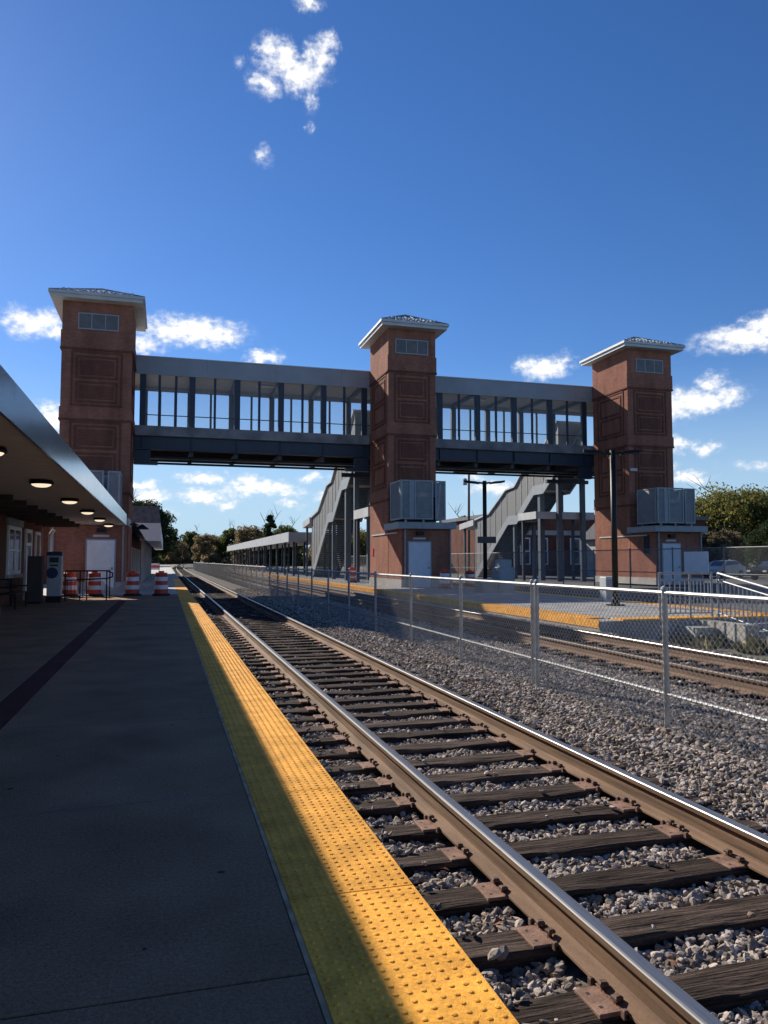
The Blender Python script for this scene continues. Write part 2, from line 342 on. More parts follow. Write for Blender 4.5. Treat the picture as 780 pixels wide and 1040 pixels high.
# tactile tiles with truncated domes
TW, TL = .560, 1.524
def tile_mesh(domes=True):
    t = MB().cbox(0, TW, .002, TL - .002, -.03, .004, .003)
    if domes:
        nx, ny = 11, 29
        for i in range(nx):
            for j in range(ny):
                cx = .030 + i * (TW - .06) / (nx - 1); cy = .03 + j * (TL - .06) / (ny - 1)
                t.lathe([(.0115, .0035), (.0098, .0066), (.006, .0082)], (cx, cy, 0), 8)
    return t.mesh('tile')
def tactile(label, x0, y0, n, flip, dn):
    s = root('tactile_strip', (x0, y0, 0), label, 'tactile strip')
    for k in range(n):
        inst('tile', tm if k < dn else tm0, s, (x0, y0 + k * TL, 0))
    return s
tm = tile_mesh(); tm.materials.append(M['yellow']); tm0 = tile_mesh(False); tm0.materials.append(M['yellow'])
tactile('yellow tactile strip with raised domes along the near platform edge', .531, 3.35 - 4 * TL, 43, False, 30)

# island platform between the second track and the far side
isl = tag(MB().box(10.18, 16.1, 16.6, 228, -.615, -.03).build('platform', 'conc_grey'), 'grey concrete island platform carrying the middle tower', kind='structure')
ORG[isl.name] = tuple(isl.location)
for k in range(12):
    for x0, x1 in ((10.81, 13.12), (13.13, 15.45)):
        MB().cbox(x0, x1, 16.6 + .63 + k * 2.6, 16.6 + .63 + (k + 1) * 2.6 - .012, -.03, 0, .004).build('slab', 'conc_grey', isl)
MB().box(10.81, 15.45, 16.6 + .63 + 31.2, 228, -.03, -.001).build('slab', 'conc_grey', isl)
tactile('yellow tactile strip on the island platform edge facing the second track', 10.2, 17.3, 70, False, 8)
tactile('yellow tactile strip on the far edge of the island platform', 15.5, 17.3, 40, False, 4)
tsi = [o for o in col.objects if o.name.startswith('tactile_strip') and 'facing the second' in o['label']][0]
for k in range(14): MB().box(10.165, 10.197, 16.61 + 4.572 * k + .004, 16.61 + 4.572 * (k + 1) - .004, -.20, .002).build('edge_face', 'yellow', tsi)
es = root('tactile_strip', (12, 16.9, 0), 'short yellow tactile strip across the near end of the island platform', 'tactile strip')
for k in range(3): inst('tile', tm, es, (10.82 + (k + 1) * 1.55, 16.63, 0), R(90))

# ------------------------------------------------------------------ ballast
C1, C2 = 2.595, 8.38           # track centres
TIE_TOP = -.327; PITCH = .53; T0 = 2.86
def bedz(x, y):
    def crib(d): return -.388 if d < 1.18 else (-.388 + (d - 1.18) / .5 * .088 if d < 1.68 else -.30)
    d = min(abs(x - C1), abs(x - C2))
    z = crib(d)
    if abs(x - 5.4) < 1.2: z += .02
    return z
xsb = np.concatenate([np.arange(1.0, 10.3, .12)]); ysb = np.concatenate([np.arange(-4, 30, .4), np.arange(30, 110, 4), np.arange(110, 520, 20)])
vb = [(x + ybend(y), y, bedz(x, y) - .02 + (mnoise.noise(Vector((x * 1.7, y * 1.1, 0))) * .03 if y < 60 else 0)) for y in ysb for x in xsb]
nx = len(xsb)
bed = MB().add(vb, [(j * nx + i, j * nx + i + 1, (j + 1) * nx + i + 1, (j + 1) * nx + i) for j in range(len(ysb) - 1) for i in range(nx - 1)]).build('ballast_bed', 'bed', smooth=True)
tag(bed, 'grey stone ballast bed under both tracks', kind='structure')

stone_col = bpy.data.collections.new('stone_kinds')
srn = random.Random(11)
for k in range(9):
    bm = bmesh.new(); bmesh.ops.create_icosphere(bm, subdivisions=2 if k < 6 else 1, radius=.5)
    off = Vector((k * 7.3, k * 3.1, 0)); sc = Vector((srn.uniform(.85, 1.25), srn.uniform(.65, .95), srn.uniform(.5, .8)))
    planes = [(Vector((srn.gauss(0, 1), srn.gauss(0, 1), srn.gauss(0, 1))).normalized(), srn.uniform(.23, .40)) for _ in range(11)]
    for v in bm.verts:
        p = v.co.copy()
        for nrm, dd in planes:
            e = p.dot(nrm) - dd
            if e > 0: p -= nrm * e
        p += p.normalized() * mnoise.noise(p * 2.5 + off) * .035
        v.co = Vector((p.x * sc.x, p.y * sc.y, p.z * sc.z)) * 1.45
    me = bpy.data.meshes.new('stone_kind'); bm.to_mesh(me); bm.free()
    me.materials.append(M['stone_tan'] if k == 2 else M['stone'])
    so = bpy.data.objects.new('stone_kind', me); stone_col.objects.link(so)
def stones_gn(smin, smax):
    g = bpy.data.node_groups.new('scatter_stones', 'GeometryNodeTree'); n = g.nodes; l = g.links
    g.interface.new_socket('Geometry', in_out='INPUT', socket_type='NodeSocketGeometry'); g.interface.new_socket('Geometry', in_out='OUTPUT', socket_type='NodeSocketGeometry')
    gi = n.new('NodeGroupInput'); go = n.new('NodeGroupOutput')
    mp = n.new('GeometryNodeMeshToPoints'); l.new(gi.outputs[0], mp.inputs[0])
    ip = n.new('GeometryNodeInstanceOnPoints'); l.new(mp.outputs[0], ip.inputs['Points'])
    ci = n.new('GeometryNodeCollectionInfo'); ci.inputs['Collection'].default_value = stone_col; ci.inputs['Separate Children'].default_value = True; ci.inputs['Reset Children'].default_value = True
    l.new(ci.outputs[0], ip.inputs['Instance']); ip.inputs['Pick Instance'].default_value = True
    rv = n.new('FunctionNodeRandomValue'); rv.data_type = 'FLOAT_VECTOR'; rv.inputs[0].default_value = (-.7, -.7, 0); rv.inputs[1].default_value = (.7, .7, 6.283)
    l.new(rv.outputs[0], ip.inputs['Rotation'])
    rs = n.new('FunctionNodeRandomValue'); rs.data_type = 'FLOAT'; rs.inputs[2].default_value = 0; rs.inputs[3].default_value = 1; rs.inputs['Seed'].default_value = 4
    pw = n.new('ShaderNodeMath'); pw.operation = 'POWER'; pw.inputs[1].default_value = 1.7; l.new(rs.outputs[1], pw.inputs[0])
    ml = n.new('ShaderNodeMath'); ml.operation = 'MULTIPLY_ADD'; ml.inputs[1].default_value = smax - smin; ml.inputs[2].default_value = smin; l.new(pw.outputs[0], ml.inputs[0])
    l.new(ml.outputs[0], ip.inputs['Scale']); l.new(ip.outputs[0], go.inputs[0])
    return g
nrng = np.random.default_rng(5)
def scatter(label, x0, x1, y0, y1, density, smin, smax, lift=.0):
    n = int((x1 - x0) * (y1 - y0) * density); xs = nrng.uniform(x0, x1, n); yy = nrng.uniform(y0, y1, n); keep = []
    for x, y in zip(xs, yy):
        d = min(abs(x - C1), abs(x - C2))
        if abs(d - .7525) < .085: continue
        if d < 1.33:
            t = (y - T0 + PITCH / 2) % PITCH - PITCH / 2
            lim = .112 if d < 1.1 else .10
            if abs(t) < lim and nrng.random() > .004: continue
        z = bedz(x, y) + nrng.uniform(-.012, .016) + .012 * math.sin(x * 9 + y * 3)
        if d < 1.33 and abs((y - T0 + PITCH / 2) % PITCH - PITCH / 2) < .112: z = TIE_TOP + .012
        keep.append((x + ybend(y), y, z + lift))
    me = bpy.data.meshes.new('ballast_stones'); me.from_pydata(keep, [], []); me.update()
    o = bpy.data.objects.new('ballast_stones', me); col.objects.link(o)
    md = o.modifiers.new('scatter', 'NODES'); md.node_group = stones_gn(smin, smax)
    return tag(o, label, kind='stuff')
scatter('loose grey ballast stones between the near ties', 1.12, 4.3, 1.2, 9, 1900, .022, .056)
scatter('loose grey ballast stones along the near track further off', 1.12, 4.3, 9, 22, 800, .026, .060)
scatter('loose grey ballast stones on the shoulder under the fence', 4.3, 7.5, 3, 14, 1300, .026, .066)
scatter('loose grey ballast stones under the second track', 7.5, 10.15, 7, 24, 500, .03, .075)
scatter('loose grey ballast stones between the tracks in the distance', 1.12, 7.5, 22, 48, 230, .04, .085)
scatter('loose grey ballast stones beside the fence in the bridge shade', 4.3, 7.5, 14, 22, 480, .035, .08)

# ------------------------------------------------------------------ rails
prof_side = [(-.076, -.186), (.076, -.186), (.076, -.174), (.030, -.158), (.0095, -.145), (.0085, -.055), (.016, -.046), (.0365, -.038), (.0372, -.014), (-.0372, -.014), (-.0365, -.038), (-.016, -.046), (-.0085, -.055), (-.0095, -.145), (-.030, -.158), (-.076, -.174)]
prof_head = [(-.0371, -.0142), (-.0368, -.010), (-.033, -.0042), (-.025, -.0012), (0, .0), (.025, -.0012), (.033, -.0042), (.0368, -.010), (.0371, -.0142)]
RTOP = -.137
def rail(xc, label, group, y0=-5.0, top='rail_top'):
    yy = [y0, 20, 60, 95] + list(range(110, 520, 15))
    def sweep(prof):
        b = MB(); n = len(prof)
        vs = [(xc + px + ybend(y), y, RTOP + pz) for y in yy for px, pz in prof]
        return b.add(vs, [(k * n + i, k * n + (i + 1) % n, (k + 1) * n + (i + 1) % n, (k + 1) * n + i) for k in range(len(yy) - 1) for i in range(n)] + [tuple(range(n))])
    r = root('rail', (xc, 0, RTOP - .186), label, 'rail', group)
    sweep(prof_side).build('rail_body', 'rail_side', r)
    sweep(prof_head).build('running_surface', top, r)
rail(C1 - .7525, 'brown steel rail of the near track closest to the yellow strip', 'rails of the near track')
rail(C1 + .7525, 'brown steel rail of the near track closest to the chain link fence', 'rails of the near track')
rail(C2 - .7525, 'rusty rail of the second track just behind the fence', 'rails of the second track', top='rail_worn')
rail(C2 + .7525, 'rusty rail of the second track beside the island platform', 'rails of the second track')

# ties: four weathered variants, tie plates and spikes
def tie_mesh(seed):
    rn = random.Random(seed); b = MB(); L, W, Hh, c = 2.6, .225, .18, .012
    nseg = 26; sec = [(-W / 2, -Hh), (-W / 2, -c), (-W / 2 + c, 0), (-W / 6, .0), (W / 6, .0), (W / 2 - c, 0), (W / 2, -c), (W / 2, -Hh)]
    n = len(sec); vs = []
    for i in range(nseg + 1):
        x = -L / 2 + L * i / nseg
        for j, (y, z) in enumerate(sec):
            q = Vector((x * 1.4, y * 9 + seed * 3.7, z * 9))
            wob = mnoise.noise(q) * .009; dz = mnoise.noise(q * 1.9 + Vector((5, 0, 0))) * .010 - .004
            if j in (2, 5): dz -= max(0, mnoise.noise(q * 2.7)) * .016
            vs.append((x + (rn.uniform(-.01, .01) if i in (0, nseg) else 0), y + wob, z + (dz if 1 <= j <= 6 else 0)))
    b.add(vs, [(i * n + j, i * n + j + 1, (i + 1) * n + j + 1, (i + 1) * n + j) for i in range(nseg) for j in range(n - 1)] + [tuple(range(n)), tuple(range((nseg + 1) * n - 1, nseg * n - 1, -1))])
    me = b.mesh('tie'); me.materials.append(M['tie']); return me
ties = [tie_mesh(s) for s in range(5)]
pb = MB().cbox(-.185, .185, -.097, .097, 0, .016, .003)
for sx_ in (-1, 1):
    pb.box(sx_ * .083 - .005, sx_ * .083 + .005, -.095, .095, .016, .024)
plate_me = pb.mesh('tie_plate'); plate_me.materials.append(M['plate'])
spm = MB().box(-.008, .008, -.008, .008, -.02, .026).cbox(-.022, .016, -.017, .017, .024, .042, .006).mesh('spike'); spm.materials.append(M['spike'])
hole = MB().box(-.008, .008, -.008, .008, 0, .0012).mesh('spike_hole'); hole.materials.append(M['rubber'])
anchor = MB().box(-.09, .09, -.012, .012, -.012, .008).cbox(-.100, -.078, -.012, .012, -.01, .024, .004).cbox(.078, .100, -.012, .012, -.01, .022, .004).mesh('rail_anchor'); anchor.materials.append(M['spike'])
trn = random.Random(21)
def make_tie(cx, y, label, group, detail):
    y += trn.uniform(-.018, .018); cxx = cx + ybend(y) + trn.uniform(-.02, .02)
    t = bpy.data.objects.new('railway_tie', ties[trn.randrange(5)]); col.objects.link(t)
    t.location = (cxx, y, TIE_TOP); t.rotation_euler.z = trn.uniform(-.012, .012) + (math.pi if trn.random() < .5 else 0) * 0
    tag(t, label, 'railway tie', group); ORG[t.name] = (cxx, y, TIE_TOP)
    for s in (-1, 1):
        p = inst('tie_plate', plate_me, t, (cx + ybend(y) + s * .7525, y, TIE_TOP - .008))
        if detail:
            for (ex, ey) in ((-.084, -.05), (-.084, .052), (.084, .03), (.084, -.055)):
                if trn.random() < .78:
                    k = bpy.data.objects.new('spike', spm); col.objects.link(k); k.parent = p; k.location = (ex + (.004 if ex < 0 else -.004), ey, .008 + trn.uniform(0, .012)); k.rotation_euler.z = (math.pi if ex < 0 else 0) + trn.uniform(-.2, .2)
            for ex in (-.15, .15):
                for ey in (-.05, .05):
                    k = bpy.data.objects.new('spike_hole', hole); col.objects.link(k); k.parent = p; k.location = (ex, ey, .0155)
            if trn.random() < .8:
                for ey in (-.122, .122):
                    k = bpy.data.objects.new('rail_anchor', anchor); col.objects.link(k); k.parent = p; k.location = (0, ey, .012)
    return t
for k in range(-3, 175):
    y = T0 + PITCH * k
    make_tie(C1, y, 'dark weathered wooden tie laid under the rails of the near track', 'wooden ties of the near track', y < 13)
for k in range(8, 118):
    y = T0 + PITCH * k
    make_tie(C2, y, 'dark wooden tie under the second track behind the chain link fence', 'wooden ties of the second track', False)
ft = MB()
for cx, k0 in ((C1, 175), (C2, 118)):
    for k in range(k0, k0 + 330):
        y = T0 + PITCH * k; ft.box(cx - 1.3 + ybend(y), cx + 1.3 + ybend(y), y - .11, y + .11, TIE_TOP - .1, TIE_TOP)
tag(ft.build('railway_ties', 'tie'), 'wooden ties of both tracks far away', kind='stuff')
lfm = MB().add([(-.03, -.012, 0), (0, -.022, .012), (.034, 0, .004), (0, .024, .014), (.01, .004, .006)], [(0, 1, 4), (1, 2, 4), (2, 3, 4), (3, 0, 4)]).mesh('dry_leaf'); lfm.materials.append(M['leaf_dry'])
for k, (x, y) in enumerate(((1.62, 3.62), (1.66, 3.44), (1.59, 4.3), (1.70, 3.50), (3.2, 6.4), (3.17, 6.6), (2.2, 3.05))):
    o = inst('dry_leaf', lfm, None, (x, y, -.345), k * 1.3); o.rotation_euler.x = .3
    tag(o, 'small reddish dry leaf lying on the ballast beside a rail', 'leaf', 'dry leaves on the ballast')

# ------------------------------------------------------------------ chain link fences
def link_mesh(L, h, pitch=.075, r=.0019):
    b = MB(); k = -h
    while k < L:
        for s in (1, -1):
            # diagonal wire y = k + t, z = t (or mirrored), clipped to the panel
            t0 = max(0, -k); t1 = min(h, L - k)
            if t1 - t0 > .02:
                a = (s * .002, k + t0, t0 if s > 0 else h - t0); c = (s * .002, k + t1, t1 if s > 0 else h - t1)
                b.tube(a, c, r, 4, cap=False)
        k += pitch
    me = b.mesh('chain_link'); me.materials.append(M['wire']); return me
def fence(name, label, X, ylist, z0, z1, zlow, dbl=(), rp=.03, fm='galv', wr=.0023):
    f = root(name, (X, ylist[0], z0), label, 'fence')
    pm = MB().lathe([(rp, 0), (rp, z1 - z0 + .03), (rp * 1.25, z1 - z0 + .032), (rp * 1.1, z1 - z0 + .055), (rp * .4, z1 - z0 + .07)], n=10).mesh('post'); pm.materials.append(M[fm])
    cache = {}
    for i, y in enumerate(ylist):
        inst('post', pm, f, (X + ybend(y), y, z0))
        if i in dbl: inst('post', pm, f, (X, y + .13, z0))
        if i + 1 < len(ylist):
            L = round(ylist[i + 1] - y, 3)
            if L not in cache: cache[L] = link_mesh(L, z1 - z0 - .06, r=wr)
            inst('chain_link', cache[L], f, (X + ybend(y) - .034, y, z0 + .05))
    for nm, z, r in (('top_rail', z1, .022), ('lower_rail', zlow, .019)):
        ya = [ylist[0]] + [y for y in ylist[1:-1] if y > 90] + [ylist[-1]]
        MB().path([(X + ybend(y), y, z) for y in ya], r, 8).build(nm, fm, f)
    return f
fence('chain_link_fence', 'low galvanised chain link fence between the two tracks', 4.95, [6.83 + 2.83 * k for k in range(-2, 52)], -.32, 1.12, .09, dbl=(3,))
fence('chain_link_fence', 'tall chain link fence beyond the island platform in front of the far tower', 20.0, [15.0 + 3.0 * k for k in range(0, 30)], -.1, 1.93, .95, fm='fence_dark', wr=.0019)

# ------------------------------------------------------------------ elevator towers
TY0, TY1 = 42.1, 46.2
AY0 = 39.55
def ring(b, x0, x1, y0, y1, z0, z1, w):
    # four bars forming a rectangle in the XZ plane, thickness y0..y1
    b.box(x0, x1, y0, y1, z1 - w, z1); b.box(x0, x1, y0, y1, z0, z0 + w); b.box(x0, x0 + w, y0, y1, z0 + w, z1 - w); b.box(x1 - w, x1, y0, y1, z0 + w, z1 - w)
def ringx(b, y0, y1, x0, x1, z0, z1, w):
    b.box(x0, x1, y0, y1, z1 - w, z1); b.box(x0, x1, y0, y1, z0, z0 + w); b.box(x0, x1, y0, y0 + w, z0 + w, z1 - w); b.box(x0, x1, y1 - w, y1, z0 + w, z1 - w)
def tower(x0, x1, label, doff, dw, dmat, side):
    xc = (x0 + x1) / 2
    t = root('elevator_tower', (xc, 44, 0), label, 'tower', 'brick elevator towers carrying the footbridge')
    MB().box(x0 - .03, x1 + .03, AY0 - .03, TY1 + .03, 0, .42).build('plinth', 'conc_light', t)
    MB().box(x0, x1, TY0, TY1, .42, 15.02).build('shaft', 'brick', t)
    for z0, z1 in ((12.52, 13.42), (8.80, 9.40), (5.0, 5.6)):
        MB().box(x0 - .05, x1 + .05, TY0 - .05, TY1 + .0, z0, z1).build('band', 'brick', t)
        MB().box(x0 - .075, x1 + .075, TY0 - .075, TY1, z0 - .10, z0).build('string_course', 'brick_dark', t)
    w = x1 - x0; px0, px1 = x0 + w * .20, x1 - w * .20
    for za, zb, subs in ((9.48, 12.36, ((10.92, 12.12), (9.66, 10.78))), (5.70, 8.66, ((7.22, 8.46), (5.90, 7.04)))):
        b = MB(); ring(b, px0 - .22, px1 + .22, TY0 - .035, TY0 + .01, za, zb, .09); b.build('panel_frame', 'brick_dark', t)
        for c, d in subs:
            b = MB(); ring(b, px0, px1, TY0 - .05, TY0 + .01, c, d, .10); b.box(px0 + .2, px1 - .2, TY0 - .035, TY0 + .01, c + .2, d - .2); b.build('panel', 'brick_dark', t)
        for xx, s in ((x0, -1), (x1, 1)):
            xa, xb = (xx - .035, xx + .01) if s < 0 else (xx - .01, xx + .035)
            for c, d in subs:
                b = MB(); ringx(b, TY0 + .75, TY1 - .95, xa, xb, c, d, .11); b.build('panel', 'brick_dark', t)
            b = MB(); ringx(b, TY0 + .45, TY1 - .6, xa, xb, za, zb, .09); b.build('panel_frame', 'brick_dark', t)
    # three-light window under the eaves
    wx0, wx1, wz0, wz1 = x0 + .42 + (w - 2.9) * .6, x0 + .42 + (w - 2.9) * .6 + 2.02, 13.52, 14.40
    wf = MB(); ring(wf, wx0, wx1, TY0 - .04, TY0 + .05, wz0, wz1, .06)
    for k in (1, 2):
        xm = wx0 + (wx1 - wx0) * k / 3; wf.box(xm - .025, xm + .025, TY0 - .035, TY0 + .05, wz0 + .06, wz1 - .06)
    wo_ = wf.build('window', 'metal_grey', t)
    for k in range(3):
        a = wx0 + .06 + (wx1 - wx0 - .12) * k / 3; MB().box(a + .02, a + (wx1 - wx0 - .12) / 3 - .02, TY0 - .012, TY0 + .03, wz0 + .06, wz1 - .06).build('pane', 'tower_pane', wo_)
    # roof: boxed eave, gutter, hipped standing seam metal with snow guards
    O = .53; ex0, ex1, ey0, ey1 = x0 - O, x1 + O, TY0 - .6, TY1 + .55
    rf = MB().box(ex0 + .05, ex1 - .05, ey0 + .05, ey1 - .05, 14.98, 15.10).build('roof', 'metal_light', t)
    fb = MB(); fb.box(ex0, ex1, ey0, ey0 + .05, 14.98, 15.28); fb.box(ex0, ex1, ey1 - .05, ey1, 14.98, 15.28); fb.box(ex0, ex0 + .05, ey0 + .05, ey1 - .05, 14.98, 15.28); fb.box(ex1 - .05, ex1, ey0 + .05, ey1 - .05, 14.98, 15.28)
    fb.build('fascia', 'metal_light', rf)
    gb = MB(); gb.box(ex0 - .09, ex1 + .09, ey0 - .09, ey0 - .002, 15.16, 15.30); gb.box(ex0 - .09, ex1 + .09, ey1 + .002, ey1 + .09, 15.16, 15.30); gb.box(ex0 - .09, ex0 - .002, ey0, ey1, 15.16, 15.30); gb.box(ex1 + .002, ex1 + .09, ey0, ey1, 15.16, 15.30)
    gb.build('gutter', 'metal_light', rf)
    zr, za = 15.29, 16.30; hr = (ey1 - ey0) / 2 - (ex1 - ex0) / 2; ym = (ey0 + ey1) / 2
    hr = max(.12, hr); A = (xc, ym - hr, za); B = (xc, ym + hr, za)
    e = [(ex0 - .06, ey0 - .06, zr), (ex1 + .06, ey0 - .06, zr), (ex1 + .06, ey1 + .06, zr), (ex0 - .06, ey1 + .06, zr)]
    MB().add(e + [A, B], [(0, 1, 4), (1, 2, 5, 4), (2, 3, 5), (3, 0, 4, 5), (3, 2, 1, 0)]).build('metal_sheet', 'roofmetal', rf)
    sb = MB()
    for k in range(1, 9):
        f = k / 9; x = e[0][0] + (e[1][0] - e[0][0]) * f; g = 1 - abs(2 * f - 1)
        top = Vector((x, e[0][1], zr)).lerp(Vector((xc + (x - xc) * (1 - g) if g < 1 else xc, A[1], za)), 1) ; tpt = Vector((x, e[0][1] + (A[1] - e[0][1]) * g, zr + (za - zr) * g))
        sb.tube((x, e[0][1], zr + .02), (tpt.x, tpt.y, tpt.z + .02), .018, 4)
    for k in range(1, 10):
        for xe in (e[0][0], e[1][0]):
            y = e[0][1] + (e[3][1] - e[0][1]) * k / 10; g = min(1.0, 2.0 * min(k / 10, 1 - k / 10) * (e[3][1] - e[0][1]) / (e[1][0] - e[0][0]))
            sb.tube((xe, y, zr + .02), (xe + (xc - xe) * g, y, zr + (za - zr) * g + .02), .018, 4)
    for a, b_ in ((e[0], A), (e[1], A), (e[2], B), (e[3], B), (A, B)): sb.tube((a[0], a[1], a[2] + .02), (b_[0], b_[1], b_[2] + .02), .03, 5)
    sb.build('standing_seams', 'roofmetal', rf)
    sg = MB()
    for k in range(14):
        f = (k + .5) / 14; x = e[0][0] + .5 + (e[1][0] - e[0][0] - 1.0) * f; y = e[0][1] + .55; z = zr + (za - zr) * .55 / (A[1] - e[0][1])
        sg.box(x - .07, x + .07, y, y + .03, z + .0, z + .10)
    sg.build('snow_guards', 'metal_light', rf)
    # machine room at the foot
    an = MB().box(x0 + .012, x1 - .06, AY0, TY0 - .012, .42, 3.16).build('machine_room', 'brick', t)
    sl = MB(); sl.box(x0 - .30, x1 + .12, AY0 - .42, TY0 - .1, 3.17, 3.52); sl.build('roof_slab', 'louvre_frame', an)
    dx = x0 + doff
    MB().box(dx - .07, dx + dw + .07, AY0 - .05, AY0 + .02, .0, 2.50).build('door_frame', 'metal_grey', t)
    dr = MB().box(dx, dx + dw, AY0 - .075, AY0 - .03, .01, 2.43).build('door', dmat, t)
    MB().box(dx + dw - .14, dx + dw - .06, AY0 - .12, AY0 - .077, 1.0, 1.12).build('handle', 'louvre_frame', dr)
    MB().box(dx + .25, dx + dw - .25, AY0 - .03, AY0 + .01, 2.60, 2.70).build('room_sign', 'metal_light', t)
    MB().box(dx + .42, dx + dw - .42, AY0 - .24, AY0 + .01, 2.82, 3.02).build('door_lamp', 'black', t)
    MB().tube((x0 + .18, AY0 - .08, .05), (x0 + .18, AY0 - .08, 3.16), .055, 8).build('downspout', 'louvre_frame', t)
    MB().tube((x1 - .12, AY0 - .08, .05), (x1 - .12, AY0 - .08, 3.16), .045, 8).build('downspout', 'louvre_frame', t)
    xa, xb = (x0 - .045, x0 + .008)
    MB().box(xa - .01, xb, 40.3, 45.6, 2.95, 3.02).build('conduit', 'metal_light', t)
    if side: MB().box(xa, xb, AY0 + .6, AY0 + 1.1, 1.9, 3.0).build('side_window', 'glass_dark', t)
    else: MB().box(xa, xb, 45.3, 45.7, 1.75, 2.2).build('call_box', 'red', t)
    MB().box(x0 + .02, x0 + .5, TY0 - .17, TY0 - .055, 7.1, 7.28).build('floodlight', 'metal_light', t) if side else None
    return t
tower(-5.38, -1.9, 'left brick elevator tower rising behind the station canopy', 1.72, 1.25, 'white', False)
tower(12.25, 15.15, 'middle brick elevator tower standing on the island platform', .40, 1.22, 'door', False)
tower(28.12, 31.4, 'right brick elevator tower beyond the tall fence and light pole', .48, 1.2, 'door', True)

def screen_box(x0, x1, label):
    t = root('equipment_enclosure', ((x0 + x1) / 2, 40, 3.52), label, 'enclosure', 'louvred enclosures on the machine room roofs')
    y0, y1, z0, z1 = 38.95, 41.0, 3.66, 5.78
    segs = [(x0, x0 + .55), (x0 + .75, x0 + 1.82), (x0 + 1.98, x1)]
    def louv(b, a, c, axis, fix):
        n = 26
        for k in range(n):
            z = z0 + .1 + (z1 - z0 - .2) * k / n; h = (z1 - z0 - .2) / n
            if axis == 'x': b.add([(a, fix, z), (c, fix, z), (c, fix + .03, z + h * .97), (a, fix + .03, z + h * .97)], [(0, 1, 2, 3)])
            else: b.add([(fix, a, z), (fix, c, z), (fix + .03, c, z + h * .97), (fix + .03, a, z + h * .97)], [(0, 1, 2, 3)])
    for i, (a, c) in enumerate(segs):
        yy = y0 if i < 2 else y0 + .12
        f = MB(); ring(f, a, c, yy - .02, yy + .05, z0, z1, .085); fr = f.build('panel_frame', 'louvre_frame', t)
        b = MB(); louv(b, a + .085, c - .085, 'x', yy); b.build('louvre_panel', 'louvre', fr)
    MB().box(x0 + .56, x0 + .74, y0 + .01, y0 + .06, z0, z1).build('cover_strip', 'louvre_frame', t)
    for xx in (x0, x1 - .07):
        f = MB(); ringx(f, y0 + .13, y1, xx, xx + .07, z0, z1, .085); fr = f.build('panel_frame', 'louvre_frame', t)
        b = MB(); louv(b, y0 + .2, y1 - .085, 'y', xx + .01); b.build('louvre_panel', 'louvre', fr)
    MB().box(x0 + .08, x1 - .08, y1 - .05, y1, z0, z1).build('back_panel', 'louvre', t)
    for a in (x0 + .3, x0 + 1.3, x1 - .3):
        for yy in (y0 + .15, y1 - .1): MB().box(a - .05, a + .05, yy - .05, yy + .05, 3.52, z0 + .02).build('foot', 'louvre_frame', t)
    MB().box(x0 + .5, x1 - .5, y0 + .4, y1 - .3, 3.53, 4.9).build('condenser', 'black', t)
screen_box(-4.75, -2.2, 'grey louvred equipment enclosure above the station canopy on the left tower')
screen_box(12.04, 14.62, 'grey louvred equipment enclosure over the door of the middle tower')
screen_box(27.9, 30.6, 'grey louvred equipment enclosure over the door of the right tower')

